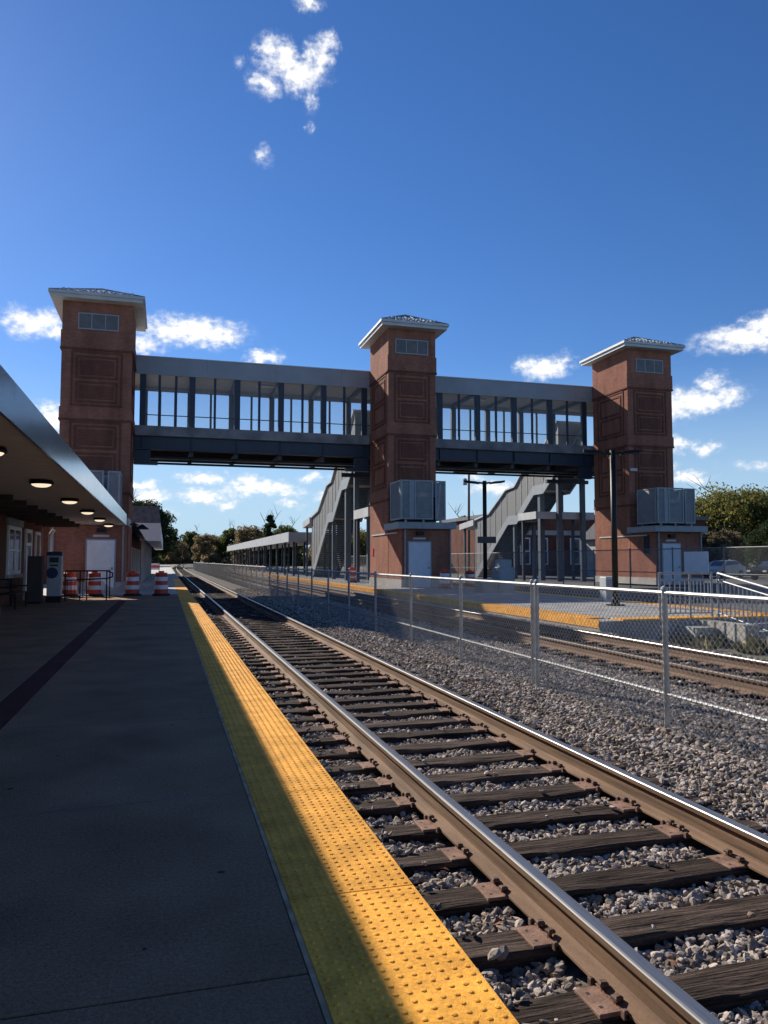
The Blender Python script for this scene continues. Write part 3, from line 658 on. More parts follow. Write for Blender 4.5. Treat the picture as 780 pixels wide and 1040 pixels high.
# ------------------------------------------------------------------ footbridge
BY0, BY1 = 46.28, 50.9
def bridge():
    t = root('footbridge', (13, 48.5, 7.5), 'covered footbridge with navy steel frame joining the three brick towers', 'footbridge')
    x0, x1 = -5.2, 31.3
    MB().box(x0, x1, BY0 + .3, BY1 - .3, 8.45, 8.72).build('deck', 'conc_grey', t)
    for nm, ya, yb, s in (('front', BY0, BY0 + .06, 1), ('rear', BY1 - .06, BY1, -1)):
        MB().box(x0, x1, ya - (.03 if s > 0 else 0), yb + (.0 if s > 0 else .03), 8.74, 9.31).build('deck_edge', 'deckstrip', t)
        yc = BY0 + .2 if s > 0 else BY1 - .2
        g = MB(); g.box(x0, x1, yc - .02, yc + .02, 7.98, 8.70); g.box(x0, x1, yc - .17, yc + .17, 7.92, 7.98); g.box(x0, x1, yc - .17, yc + .17, 8.70, 8.735)
        gd = g.build('girder', 'navy', t)
        for xx in COLX: MB().box(xx - .015, xx + .015, yc - .15, yc + .15, 7.985, 8.695).build('stiffener', 'navy', gd)
        fy = BY0 - .06 if s > 0 else BY1 - .02
        for a, b in zip(FX[:-1], FX[1:]): MB().box(a + .004, b - .004, fy, fy + .08, 12.33, 13.36).build('fascia_panel', 'metal_grey', t)
        MB().box(x0, x1, fy - .05, fy + .10, 13.36, 13.42).build('coping', 'metal_light', t)
        for xx in COLX:
            c = MB().box(xx - .17, xx + .17, ya, ya + .26, 9.31, 12.33) if s > 0 else MB().box(xx - .17, xx + .17, yb - .26, yb, 9.31, 12.33)
            cc = c.build('column', 'navy', t)
        for xx in MULX: MB().box(xx - .07, xx + .07, (ya + .03) if s > 0 else yb - .12, (ya + .12) if s > 0 else yb - .03, 9.31, 12.33).build('mullion', 'navy', t)
        yr = ya + .06 if s > 0 else yb - .09
        for a, b in zip(ALLX[:-1], ALLX[1:]):
            ga = a + (.17 if a in COLX else .07); gb_ = b - (.17 if b in COLX else .07)
            MB().box(ga, gb_, yr, yr + .025, 9.33, 12.30).build('screen_panel', 'screen', t)
            MB().box(ga, gb_, yr - .02, yr + .05, 9.94, 9.985).build('rail_bar', 'navy', t)
    for xx in COLX:
        MB().box(xx - .12, xx + .12, BY0 + .38, BY1 - .38, 7.62, 7.9).build('cross_beam', 'navy', t)
        MB().box(xx - .08, xx + .08, BY0 + .2, BY1 - .2, 12.36, 12.6).build('roof_beam', 'navy_lt', t)
    for yy in (47.2, 48.6, 50.0):
        MB().box(x0, x1, yy - .10, yy + .10, 7.50, 7.62).build('service_beam', 'black', t)
    MB().box(x0, x1, BY0 + .05, BY1 - .05, 12.62, 12.70).build('ceiling', 'ceiling', t)
    MB().box(x0, x1, BY0 + .03, BY1 - .03, 13.25, 13.35).build('roof', 'roofmetal', t)
    for xx in (6.0, 20.5):
        MB().box(xx - .6, xx + .6, 48.3, 48.7, 12.52, 12.61).build('ceiling_lamp', 'metal_light', t)
    for xx, xe in ((-1.88, -.55), (10.75, 12.2), (26.9, 28.1)):
        MB().box(xx, xe, BY0 + .1, BY0 + .5, 7.05, 7.25).build('bracket', 'navy', t)
        MB().box((xx if xx < 0 else xe - .9), (xx + .9 if xx < 0 else xe), BY0 + .15, BY0 + .45, 7.26, 7.9).build('bearing_block', 'navy', t)
COLX = [-1.45, 1.35, 3.99, 6.64, 9.29, 11.90, 15.5, 16.98, 19.61, 22.25, 24.89, 27.5]
MULX = [-.52, .42, 2.67, 5.31, 7.96, 10.6, 18.3, 20.93, 23.57, 26.2]
ALLX = sorted(COLX + MULX); ALLX = [x for x in ALLX]
FX = [-5.2, -1.9, 2.2, 6.3, 10.4, 14.5, 18.6, 22.7, 26.8, 31.3]
bridge()

# ------------------------------------------------------------------ staircases
FL = [(50.95, 8.7), (53.4, 7.05), (55.0, 7.05), (58.1, 4.9), (59.8, 4.9), (66.9, .02)]
TOPL = [(50.95, 11.75), (53.4, 10.0), (55.0, 9.9), (58.3, 7.55), (60.0, 7.42), (63.6, 5.6), (66.9, 5.2)]
def interp(pl, y):
    for (a, za), (b, zb) in zip(pl[:-1], pl[1:]):
        if a <= y <= b: return za + (zb - za) * (y - a) / (b - a)
    return pl[0][1] if y < pl[0][0] else pl[-1][1]
def stairs(x0, x1, label):
    t = root('staircase', ((x0 + x1) / 2, 58, 0), label, 'staircase', 'covered staircases down from the footbridge')
    for xs_ in ((x0, x0 + .08), (x1 - .08, x1)):
        b = MB(); b.strip_x([(y, z + .32) for y, z in FL], [(y, z - .42) for y, z in FL], *xs_); b.build('stringer', 'louvre_frame', t)
    for (ya, za), (yb, zb) in zip(FL[:-1], FL[1:]):
        if abs(za - zb) < .01:
            MB().box(x0 + .085, x1 - .085, ya, yb, za - .2, za).build('landing', 'conc_grey', t)
        else:
            n = max(1, round((za - zb) / .17)); dz = (za - zb) / n; dy = (yb - ya) / n
            for k in range(n):
                MB().box(x0 + .085, x1 - .085, ya + k * dy, ya + (k + 1) * dy + .03, za - (k + 1) * dz - .14, za - (k + 1) * dz).build('step', 'navy_lt', t)
    ysb_ = [50.95, 52.2, 53.4, 55.0, 56.1, 57.2, 58.3, 60.0, 61.2, 62.4, 63.6, 64.7, 65.8, 66.9]
    for xa in (x0 + .02, x1 - .05):
        for y in ysb_:
            MB().box(xa - .02, xa + .05, y - .04, y + .04, interp(FL, y) + .3, interp(TOPL, y)).build('mullion', 'louvre_frame', t)
        for a, b in zip(ysb_[:-1], ysb_[1:]):
            fa, fb_, ta, tb = interp(FL, a + .01) + .33, interp(FL, b - .01) + .33, interp(TOPL, a + .01), interp(TOPL, b - .01)
            lo = 1.1 if xa < (x0 + x1) / 2 else .9
            MB().prism_x([(a + .045, fa), (b - .045, fb_), (b - .045, tb - .12), (a + .045, ta - .12)], xa + .004, xa + .024).build('screen_panel', 'stair_panel', t)
    rb = MB(); rb.strip_x([(y, z + .14) for y, z in TOPL], [(y, z) for y, z in TOPL], x0 - .12, x1 + .12); rb.build('roof', 'metal_light', t)
    rb = MB(); rb.strip_x([(66.95, 5.3), (70.5, 5.0)], [(66.95, 4.75), (70.5, 4.45)], x0 - .2, x1 + .2); rb.build('end_canopy', 'metal_light', t)
    for (cx, y, zt, w) in ((x0 + .2, 51.25, 7.9, .16), (x1 - .2, 51.25, 7.9, .16), (x0 + .35, 54.4, 6.75, .2), (x1 - .35, 54.4, 6.75, .2), (x0 + .3, 59.0, 4.6, .13), (x1 - .3, 59.0, 4.6, .13), (x0 + .1, 69.8, 4.5, .09), (x1 - .1, 69.8, 4.5, .09)):
        MB().box(cx - w, cx + w, y - w, y + w, 0 if x0 < 20 else -.1, zt).build('column', 'navy_lt', t)
    MB().box(x0 - .9, x1 + .2, 51.0, 51.3, 7.2, 7.46).build('cross_beam', 'navy', t)
    b = MB(); b.tube((x0 + .12, 58.1, 5.8), (x0 + .12, 66.9, 1.0), .025, 6); b.build('handrail', 'galv', t)
    return t
stairs(12.4, 14.75, 'covered grey staircase descending behind the middle tower to the island platform')
stairs(28.0, 30.35, 'covered grey staircase descending behind the right tower past the brick building')

# canopies by the towers and along the island
def canopy(label, x0, x1, y0, y1, z0, z1, posts, pz=0.0, endmat='metal_grey'):
    t = root('platform_canopy', ((x0 + x1) / 2, y0, pz), label, 'canopy')
    bend = [y0] + [y for y in range(int(y0) + 10, int(y1), 15)] + [y1]
    for a, b in zip(bend[:-1], bend[1:]):
        oa = ybend(a)
        MB().box(x0 + .08 + oa, x1 - .08 + oa, a, b, z0 + .35, z1 - .12).build('roof', 'metal_light', t)
        MB().box(x0 + oa, x0 + .075 + oa, a, b - .01, z0, z1).build('fascia', 'metal_light', t)
        MB().box(x1 - .075 + oa, x1 + oa, a, b - .01, z0, z1).build('fascia', 'metal_light', t)
    MB().box(x0 + .08, x1 - .08, y0 - .06, y0 - .002, z0, z1 - .01).build('end_panel', endmat, t)
    for (xx, yy) in posts:
        MB().box(xx - .10, xx + .10, yy - .10, yy + .10, pz, z0 + .34).build('post', 'navy', t)
    return t
canopy('long pale canopy roof running down the island platform', 11.0, 15.4, 71.2, 148, 3.2, 4.12, [(xx + ybend(72.4 + 5.6 * k), 72.4 + 5.6 * k) for k in range(14) for xx in (11.7, 14.7)])
canopy('short canopy roof under the footbridge behind the middle tower', 12.3, 15.0, 46.9, 50.8, 4.25, 4.85, [(12.5, 50.3), (14.8, 50.3)], endmat='metal_light')
canopy('short canopy roof under the footbridge behind the right tower', 26.4, 31.3, 51.5, 54.5, 4.55, 5.1, [(26.7, 54.2), (31.0, 54.2)], -.1, endmat='metal_light')

# ------------------------------------------------------------------ station building and near canopy
sb_ = root('station_building', (-8, 14, 0), 'low brick station building under the long canopy at left', 'building')
MB().box(-14, -5.02, -10, 35.2, 0, 3.9).build('wall', 'brick_dark', sb_)
cn = MB().box(-5.01, -1.70, -9, 34.85, 3.03, 3.40).build('canopy', 'soffit', sb_)
ypn = [-9 + 3.66 * k for k in range(13)]; ypn[-1] = 34.9
for a, b in zip(ypn[:-1], ypn[1:]): MB().box(-1.70, -1.665, a + .006, b - .006, 2.985, 3.455).build('fascia_panel', 'alum', cn)
MB().box(-14, -1.705, -9, 34.85, 3.405, 3.44).build('canopy_roof', 'shingle', cn)
MB().box(-5.0, -1.70, 34.86, 34.92, 2.985, 3.455).build('end_fascia', 'alum', cn)
for k in range(19):
    y = 1.5 + 1.85 * k; MB().box(-5.0, -3.55, y, y + .09, 2.86, 3.025).build('beam', 'dark', cn)
def wall_window(y0, y1, z0, z1, mull=True):
    f = MB(); ringx(f, y0, y1, -5.02, -4.955, z0, z1, .13); f.box(-5.02, -4.965, (y0 + y1) / 2 - .05, (y0 + y1) / 2 + .05, z0 + .13, z1 - .13); f.box(-5.02, -4.967, y0 + .13, y1 - .13, (z0 + z1) / 2 - .035, (z0 + z1) / 2 + .035)
    w = f.build('window', 'white', sb_); MB().box(-5.018, -4.985, y0 + .1, y1 - .1, z0 + .1, z1 - .1).build('pane', 'glass_dark', w)
    MB().box(-5.02, -4.90, y0 - .1, y1 + .1, z0 - .12, z0 - .002).build('sill', 'conc_light', w)
for y0 in (8.0, 14.0, 20.5, 27.5): wall_window(y0, y0 + 2.3, .98, 2.62)
MB().box(-5.018, -4.93, 27.3, 30.0, 2.64, 2.86).build('lintel', 'conc_grey', sb_)
f = MB(); ringx(f, 30.75, 32.0, -5.02, -4.94, 0, 2.62, .14); dd = f.build('door', 'white', sb_)
MB().box(-5.018, -4.975, 30.89, 31.86, .14, 2.0).build('pane', 'glass_dark', dd); MB().box(-5.018, -4.96, 30.89, 31.86, 2.0, 2.12).build('transom', 'white', dd)
MB().box(-5.018, -4.95, 30.95, 31.8, 2.18, 2.42).build('door_sign', 'dark', dd)
f = MB(); ringx(f, 33.0, 34.2, -5.02, -4.955, .9, 2.6, .12); w = f.build('window', 'white', sb_); MB().box(-5.018, -4.985, 33.1, 34.1, 1.0, 2.5).build('pane', 'glass_dark', w)
MB().path([(-4.7, 34.9, 0), (-4.7, 34.9, 2.55), (-4.55, 34.9, 2.75)], .075, 8).build('downspout', 'white', sb_)
for k in range(6):
    y = 11.6 + 4.6 * k
    l = root('ceiling_light', (-2.37, y, 2.9), ('lit ceiling light cut by the left edge of the picture', 'largest whole round ceiling light under the canopy', 'second whole round ceiling light counting from the near end', 'third round ceiling light counting from the near end', 'fourth round ceiling light, last but one under the canopy', 'smallest and farthest round ceiling light under the canopy')[k], 'ceiling light', 'round ceiling lights in a row')
    MB().lathe([(.05, .12), (.20, .12), (.23, .07), (.22, .045), (.20, .04)], (-2.37, y, 2.9), 20).build('housing', 'black', l, True)
    MB().lathe([(.19, .045), (.16, .012), (.10, -.012), (.03, -.02)], (-2.37, y, 2.9), 20).build('diffuser', 'lamp', l, True)

# far station building with its own canopy beyond the left tower
fb = root('station_annex', (-6, 66, 0), 'far platform building with grey roof and white boxed eave beyond left tower', 'building')
MB().box(-10, -2.6, 52, 92, 0, 3.6).build('wall', 'brick_dark', fb)
MB().add([(-10.4, 51, 3.85), (-.35, 51, 3.85), (-.35, 94, 3.85), (-10.4, 94, 3.85), (-9.0, 51.4, 4.95), (-.5, 51.4, 4.95), (-.5, 93, 4.95), (-9, 93, 4.95)], [(0, 1, 5, 4), (1, 2, 6, 5), (2, 3, 7, 6), (3, 0, 4, 7), (4, 5, 6, 7), (3, 2, 1, 0)]).build('roof', 'shingle', fb)
MB().prism_y([(-.36, 3.84), (-1.9, 3.84), (-1.2, 2.70), (-.33, 2.70)], 51.0, 93.8).build('boxed_eave', 'white', fb)
for k in range(7):
    y = 53 + 4.5 * k
    f = MB(); ringx(f, y, y + 2.0, -2.6, -2.53, .1, 2.5, .14); w = f.build('door', 'white', fb); MB().box(-2.598, -2.56, y + .14, y + 1.86, .24, 2.36).build('pane', 'glass_dark', w)
for k in range(6): MB().box(-1.62, -1.46, 55 + 6 * k, 55.16 + 6 * k, 0, 3.0).build('post', 'metal_light', fb)

wl = root('wall_light', (-1.5, 41.0, 3.0), 'dark bracket lamp on the right side of the left tower', 'lamp')
MB().path([(-1.95, 41.2, 3.2), (-1.6, 41.2, 3.35), (-1.35, 41.2, 3.25)], .035, 6).build('arm', 'black', wl)
MB().lathe([(.06, .25), (.10, .22), (.34, .04), (.34, 0)], (-1.2, 41.2, 3.05), 14).build('shade', 'black', wl)

# ------------------------------------------------------------------ platform furniture at left
k_ = root('ticket_machine', (-3.72, 29.0, 0), 'pale ticket machine with dark cap and round blue sign under the canopy', 'ticket machine')
MB().cbox(-3.95, -3.5, 28.75, 29.25, .22, 1.62, .02).build('body', 'kiosk', k_)
MB().box(-3.97, -3.48, 28.73, 29.27, 0, .218).build('base', 'black', k_)
MB().cbox(-3.98, -3.47, 28.71, 29.29, 1.625, 1.76, .04).build('cap', 'bluesign', k_)
MB().tube((-3.78, 28.745, 1.02), (-3.78, 28.72, 1.02), .19, 20).build('round_sign', 'bluesign', k_)
MB().box(-3.86, -3.6, 28.73, 28.748, 1.26, 1.31).build('slot', 'black', k_)
MB().box(-3.88, -3.58, 28.735, 28.748, 1.38, 1.56).build('screen', 'glass_dark', k_)
MB().box(-3.498, -3.47, 28.75, 28.83, .25, 1.60).build('side_strip', 'white', k_)
k_ = root('notice_cabinet', (-4.2, 28.1, 0), 'dark brown cabinet standing beside the ticket machine', 'cabinet')
MB().cbox(-4.44, -3.99, 27.9, 28.35, .08, 1.60, .02).build('body', 'dark', k_); MB().box(-4.42, -4.01, 27.92, 28.33, 0, .078).build('base', 'black', k_)
MB().box(-4.40, -4.03, 27.88, 27.898, .2, 1.47).build('door', 'dark', k_)
bn = root('bench', (-4.5, 25.8, 0), 'dark metal bench against the station wall', 'bench')
for k in range(4): MB().box(-4.75 + .13 * k, -4.64 + .13 * k, 24.8, 26.9, .44, .47).build('seat_slat', 'black', bn)
for k in range(3): MB().box(-4.78, -4.75, 24.8, 26.9, .56 + .12 * k, .65 + .12 * k).build('back_slat', 'black', bn)
for y in (24.95, 26.75):
    MB().box(-4.74, -4.69, y - .03, y + .03, 0, .88).build('leg', 'black', bn); MB().box(-4.3, -4.25, y - .03, y + .03, 0, .44).build('leg', 'black', bn); MB().box(-4.74, -4.22, y - .03, y + .03, .63, .67).build('armrest', 'black', bn)
bk = root('bicycle', (-3.68, 18.9, 0), 'bicycle parked by the station wall at the left edge', 'bicycle')
def wheel(cy):
    b = MB(); n = 24
    for i in range(n):
        a, c = 2 * math.pi * i / n, 2 * math.pi * (i + 1) / n
        b.tube((-3.68, cy + .245 * math.cos(a), .262 + .245 * math.sin(a)), (-3.68, cy + .245 * math.cos(c), .262 + .245 * math.sin(c)), .018, 5)
    w = b.build('wheel', 'rubber', bk); s = MB()
    for i in range(14):
        a = 2 * math.pi * i / 14; s.tube((-3.68, cy, .262), (-3.68, cy + .235 * math.cos(a), .262 + .235 * math.sin(a)), .003, 3)
    s.build('spokes', 'galv', w); b = MB()
    for i in range(n):
        a, c = 2 * math.pi * i / n, 2 * math.pi * (i + 1) / n
        b.tube((-3.68, cy + .225 * math.cos(a), .262 + .225 * math.sin(a)), (-3.68, cy + .225 * math.cos(c), .262 + .225 * math.sin(c)), .011, 5)
    b.build('rim', 'galv', w)
wheel(19.40); wheel(18.4)
MB().path([(-3.68, 19.40, .262), (-3.68, 19.28, .95), (-3.68, 18.75, .35), (-3.68, 18.4, .262), (-3.68, 18.58, .9), (-3.68, 18.75, .35)], .018, 6).tube((-3.68, 18.58, .85), (-3.68, 19.28, .88), .018, 6).build('frame', 'dark', bk)
MB().tube((-3.95, 19.22, 1.02), (-3.41, 19.22, 1.02), .014, 6).tube((-3.68, 19.28, .95), (-3.68, 19.22, 1.02), .014, 6).build('handlebar', 'black', bk)
MB().prism_x([(18.43, .92), (18.70, .93), (18.68, .97), (18.42, .98)], -3.75, -3.61).build('saddle', 'black', bk)
# black ramp railing
rl = root('ramp_railing', (-2.8, 29.7, 0), 'black metal ramp railing in front of the shaded barrels', 'railing')
MB().path([(-3.45, 29.6, 1.08), (-2.05, 29.6, 1.08), (-1.85, 29.6, 1.0), (-1.85, 29.6, .86), (-2.05, 29.6, .80), (-3.45, 29.6, .74)], .024, 8).build('handrail', 'black', rl)
for x in (-3.45, -2.95, -2.72, -2.05): MB().tube((x, 29.6, 0), (x, 29.6, 1.06), .022, 8).build('post', 'black', rl)
for k in range(5): MB().tube((-3.38 + .13 * k, 29.6, .1), (-3.38 + .13 * k, 29.6, .75), .01, 5).build('baluster', 'black', rl)
MB().tube((-2.05, 31.2, 0), (-2.05, 31.2, 1.06), .022, 8).build('post', 'black', rl); MB().tube((-2.05, 29.6, 1.08), (-2.05, 31.2, 1.08), .022, 8).build('side_rail', 'black', rl)
MB().tube((-3.45, 29.6, .12), (-2.05, 29.6, .12), .014, 6).build('bottom_rail', 'black', rl)
def barrel(x, y, label, z=0.0):
    t = root('traffic_barrel', (x, y, z), label, 'traffic barrel', 'orange and white traffic barrels')
    zs = [.10, .27, .44, .61, .78, .95]; rs = [.285, .277, .266, .255, .243, .23]
    for i in range(5):
        MB().lathe([(rs[i], zs[i]), (rs[i] - .004, zs[i] + .14), (rs[i + 1] + .008, zs[i + 1] - .012), (rs[i + 1], zs[i + 1])], (x, y, z), 20, cap=(i == 4)).build('band', 'orange' if i % 2 == 0 else 'reflect', t, True)
    MB().lathe([(.36, 0), (.36, .06), (.30, .095), (.28, .10)], (x, y, z), 20).build('rubber_base', 'rubber', t)
    MB().box(x - .11, x + .11, y - .025, y + .025, .945 + z, 1.02 + z).build('handle', 'orange', t)
barrel(-1.3, 33.3, 'orange and white barrel beside the corner of the left tower')
barrel(-.16, 33.1, 'orange and white barrel nearest the yellow strip')
barrel(-3.75, 33.6, 'shaded orange barrel behind the ticket machine')
barrel(-2.78, 33.4, 'shaded orange barrel in front of the white door')
barrel(14.0, 41.2 - 3.6, 'orange barrel in front of the pale door of the middle tower')
barrel(16.6, 40.5, 'orange barrel right of the middle tower near the pole base', -.1)
barrel(11.9, 49.5, 'orange barrel by the steel columns left of the middle tower')
bt = MB()
for (xa, xb, ya, yb) in ((-2.5, -1.57, 33.4, 33.3), (-1.02, -.44, 33.3, 33.1)):
    n = 10
    for k in range(n):
        def pt(f): return xa + (xb - xa) * f, ya + (yb - ya) * f, 1 - 4 * (f - .5) ** 2
        x1_, y1_, s1 = pt(k / n); x2_, y2_, s2 = pt((k + 1) / n)
        bt.add([(x1_, y1_, .66 - .32 * s1), (x2_, y2_, .66 - .32 * s2), (x2_, y2_, .20 - .15 * s2), (x1_, y1_, .20 - .15 * s1)], [(0, 1, 2, 3)])
tag(bt.build('barrier_net', 'net'), 'sagging pale barrier net strung between the barrels', 'barrier net')
fbx = root('traffic_sign', (-1.35, 100, 0), 'small white and red barricade far down the platform', 'barricade')
MB().box(-1.9, -.7, 99.9, 100, .3, 1.1).build('board', 'reflect', fbx); MB().box(-1.9, -.7, 99.88, 99.899, .55, .85).build('stripe', 'orange', fbx)
for x in (-1.8, -.8): MB().box(x - .03, x + .03, 99.85, 100.1, 0, 1.2).build('leg', 'galv', fbx)

# ------------------------------------------------------------------ island furniture
def light_pole(x, y, zb, h, label, rot):
    t = root('light_pole', (x, y, zb), label, 'light pole', 'black twin headed platform lights')
    MB().lathe([(.30, 0), (.30, .04), (.14, .05), (.14, .22), (.10, .26)], (x, y, zb), 14).build('base', 'black', t)
    MB().tube((x, y, zb + .2), (x, y, zb + h), .095, 14).build('pole', 'black', t, True)
    c, s = math.cos(rot), math.sin(rot)
    for k in (-1, 1):
        a = MB(); a.tube((x, y, zb + h - .12), (x + k * .28 * c, y + k * .28 * s, zb + h - .08), .045, 6); a.build('arm', 'black', t)
        b = MB(); vs_ = []
        for (d, w, z) in ((.25, .07, -.10), (.45, .19, -.06), (.80, .17, -.03), (.95, .06, .0)):
            for (w2, z2) in ((-w, z - .04), (w, z - .04), (w * .8, z + .05), (-w * .8, z + .05)):
                vs_.append((x + k * d * c - w2 * s, y + k * d * s + w2 * c, zb + h + z2 - .02))
        fs_ = [(i * 4 + j, i * 4 + (j + 1) % 4, (i + 1) * 4 + (j + 1) % 4, (i + 1) * 4 + j) for i in range(3) for j in range(4)] + [(0, 1, 2, 3), (12, 13, 14, 15)]
        b.add(vs_, fs_).build('lamp_head', 'black', t)
    return t
light_pole(14.0, 21.85, 0, 5.05, 'tall black twin headed light pole in front of the right tower', R(-18))
p2 = light_pole(14.2, 32.8, 0, 5.15, 'black twin headed light pole between middle tower and right stairs', R(-14))
MB().box(13.75, 14.65, 32.55, 32.62, 2.25, 2.55).build('platform_sign', 'dark', p2)
tag(MB().cbox(13.9, 14.6, 32.25, 33.3, 0, .62, .04).build('pole_footing', 'conc_grey'), 'square concrete footing around the second light pole', 'concrete block')
cb_ = root('control_cabinet', (15.2, 33, 0), 'grey metal control cabinet beside the second light pole', 'cabinet')
MB().cbox(14.62, 15.4, 32.2, 33.0, .08, 1.15, .03).build('body', 'louvre_frame', cb_); MB().cbox(14.72, 15.3, 32.3, 32.9, 1.15, 1.5, .04).build('hood', 'metal_grey', cb_)
MB().box(14.6, 15.42, 32.18, 33.02, 0, .078).build('base', 'conc_grey', cb_); MB().box(14.68, 15.34, 32.185, 32.199, .2, 1.05).build('door', 'metal_grey', cb_)
bx = root('junction_box', (15.2, 24.2, 0), 'grey metal junction box behind the tall light pole', 'junction box')
MB().cbox(15.0, 15.45, 24.0, 24.4, .0, .87, .02).build('body', 'metal_light', bx); MB().box(15.05, 15.4, 23.985, 23.999, .08, .78).build('door', 'metal_grey', bx)

# steps and railings off the near end of the island platform
sp = root('platform_steps', (14.6, 14.5, -.6), 'concrete steps down from the near end of the island platform', 'steps')
for k in range(3): MB().cbox(13.35, 16.0, 16.6 - .42 * (k + 1), 16.6 - .42 * k - .004, -.615, -.15 - .15 * k, .01).build('step', 'conc_grey', sp)
MB().box(13.0, 13.34, 14.9, 16.58, -.615, -.05).build('cheek_wall', 'conc_light', sp); MB().box(12.4, 12.98, 15.9, 16.58, -.615, -.18).build('kerb', 'conc_light', sp)
def railing(label, pts, dark, bal=True, nb=10):
    t = root('railing', pts[0], label, 'railing'); m = 'galv'
    for a, b in zip(pts[:-1], pts[1:]):
        A, B = Vector(a), Vector(b)
        for h, r in ((1.13, .030), (.96, .022), (.12, .018)): MB().tube(A + Vector((0, 0, h)), B + Vector((0, 0, h)), r, 8).build('rail_bar', m, t)
        if bal:
            for k in range(1, nb): P_ = A.lerp(B, k / nb); MB().tube(P_ + Vector((0, 0, .12)), P_ + Vector((0, 0, .96)), .017, 6).build('baluster', m, t)
    for a in pts: MB().tube(a, Vector(a) + Vector((0, 0, 1.15)), .03, 8).build('post', m, t)
    return t
railing('galvanised railing across the end of the island platform', [(11.95, 16.68, 0), (12.85, 16.68, 0), (13.5, 16.68, 0)], True, nb=6)
railing('white lit stair railing nearest the fence with close balusters', [(13.55, 16.5, 0), (13.55, 13.6, -.55), (13.55, 12.0, -.58)], False, nb=20)
railing('stair railing on the far side of the concrete steps', [(15.7, 16.5, 0), (15.7, 13.6, -.55), (15.7, 12.0, -.58)], False, nb=20)
wd = MB(); wr = random.Random(9)
for c in range(11):
    cx_, cy_ = wr.uniform(11.2, 13.1), wr.uniform(14.2, 16.4); hh_ = wr.uniform(.15, .5)
    for k in range(60):
        a = wr.uniform(0, 6.28); q = wr.random() ** .7; x = cx_ + math.cos(a) * q * .16; y = cy_ + math.sin(a) * q * .16
        h = hh_ * wr.uniform(.35, 1); ln = q * hh_ * .8 * wr.uniform(.4, 1.2); w = wr.uniform(.006, .018)
        bx_, by_ = math.cos(a), math.sin(a); z0 = -.62
        wd.add([(x - by_ * w, y + bx_ * w, z0), (x + by_ * w, y - bx_ * w, z0), (x + bx_ * ln * .4 + by_ * w, y + by_ * ln * .4 - bx_ * w, z0 + h * .75), (x + bx_ * ln, y + by_ * ln, z0 + h)], [(0, 1, 2), (0, 2, 3)])
tag(wd.build('weeds', 'weed'), 'dry green weeds growing by the end of the island platform', kind='stuff')
sg = root('notice_board', (19.9, 25.4, .9), 'blank white notice board hung on the tall fence', 'sign')
MB().box(19.90, 19.935, 24.75, 26.15, .92, 1.80).build('board', 'white', sg); MB().box(19.945, 19.96, 24.7, 26.2, 1.3, 1.4).build('strap', 'galv', sg)

# ------------------------------------------------------------------ buildings beyond
bb = root('brick_building', (45, 79, -.1), 'dark brick building with pale cornice behind the right staircase', 'building')
MB().box(33.5, 60, 75, 90, -.1, 6.1).build('wall', 'brick_dark', bb); MB().box(33.2, 60.3, 74.7, 90.3, 6.1, 6.5).build('cornice', 'shingle', bb); MB().box(33.4, 60.1, 74.85, 74.998, 4.2, 4.7).build('string_course', 'conc_light', bb)
for x in (36.5, 38.6, 42.5, 45.5, 49, 52.5, 56):
    f = MB(); ring(f, x, x + 1.2, 74.9, 75.02, 1.0, 3.9, .12); f.box(x + .12, x + 1.08, 74.92, 75.0, 2.4, 2.5); w = f.build('window', 'white', bb); MB().box(x + .1, x + 1.1, 74.95, 75.01, 1.1, 3.8).build('pane', 'glass_dark', w)
b2 = root('brick_shop', (24, 99, -.1), 'low brick shop between the middle tower and the stairs', 'building')
MB().box(27, 36, 95, 104, -.1, 5.2).build('wall', 'brick_dark', b2); MB().box(26.8, 36.2, 94.8, 104.2, 5.2, 5.5).build('cornice', 'shingle', b2)
for x in (28, 30.6, 33.2):
    f = MB(); ring(f, x, x + 1.3, 94.9, 95.02, 2.4, 4.6, .14); w = f.build('window', 'white', b2); MB().box(x + .1, x + 1.2, 94.95, 95.01, 2.5, 4.5).build('pane', 'glass_dark', w)
hs_ = root('house', (44, 62, -.1), 'low house with grey gabled roof behind the right tower', 'house')
MB().box(41, 46.6, 61, 69, -.1, 3.6).build('wall', 'conc_light', hs_)
MB().prism_x([(60.4, 3.55), (69.6, 3.55), (65, 6.0)], 40.5, 47.1).build('roof', 'shingle', hs_)
for x in (42, 44.6):
    f = MB(); ring(f, x, x + 1.2, 60.92, 61.02, 1.0, 2.6, .1); w = f.build('window', 'white', hs_); MB().box(x + .08, x + 1.12, 60.95, 61.01, 1.08, 2.52).build('pane', 'glass_dark', w)

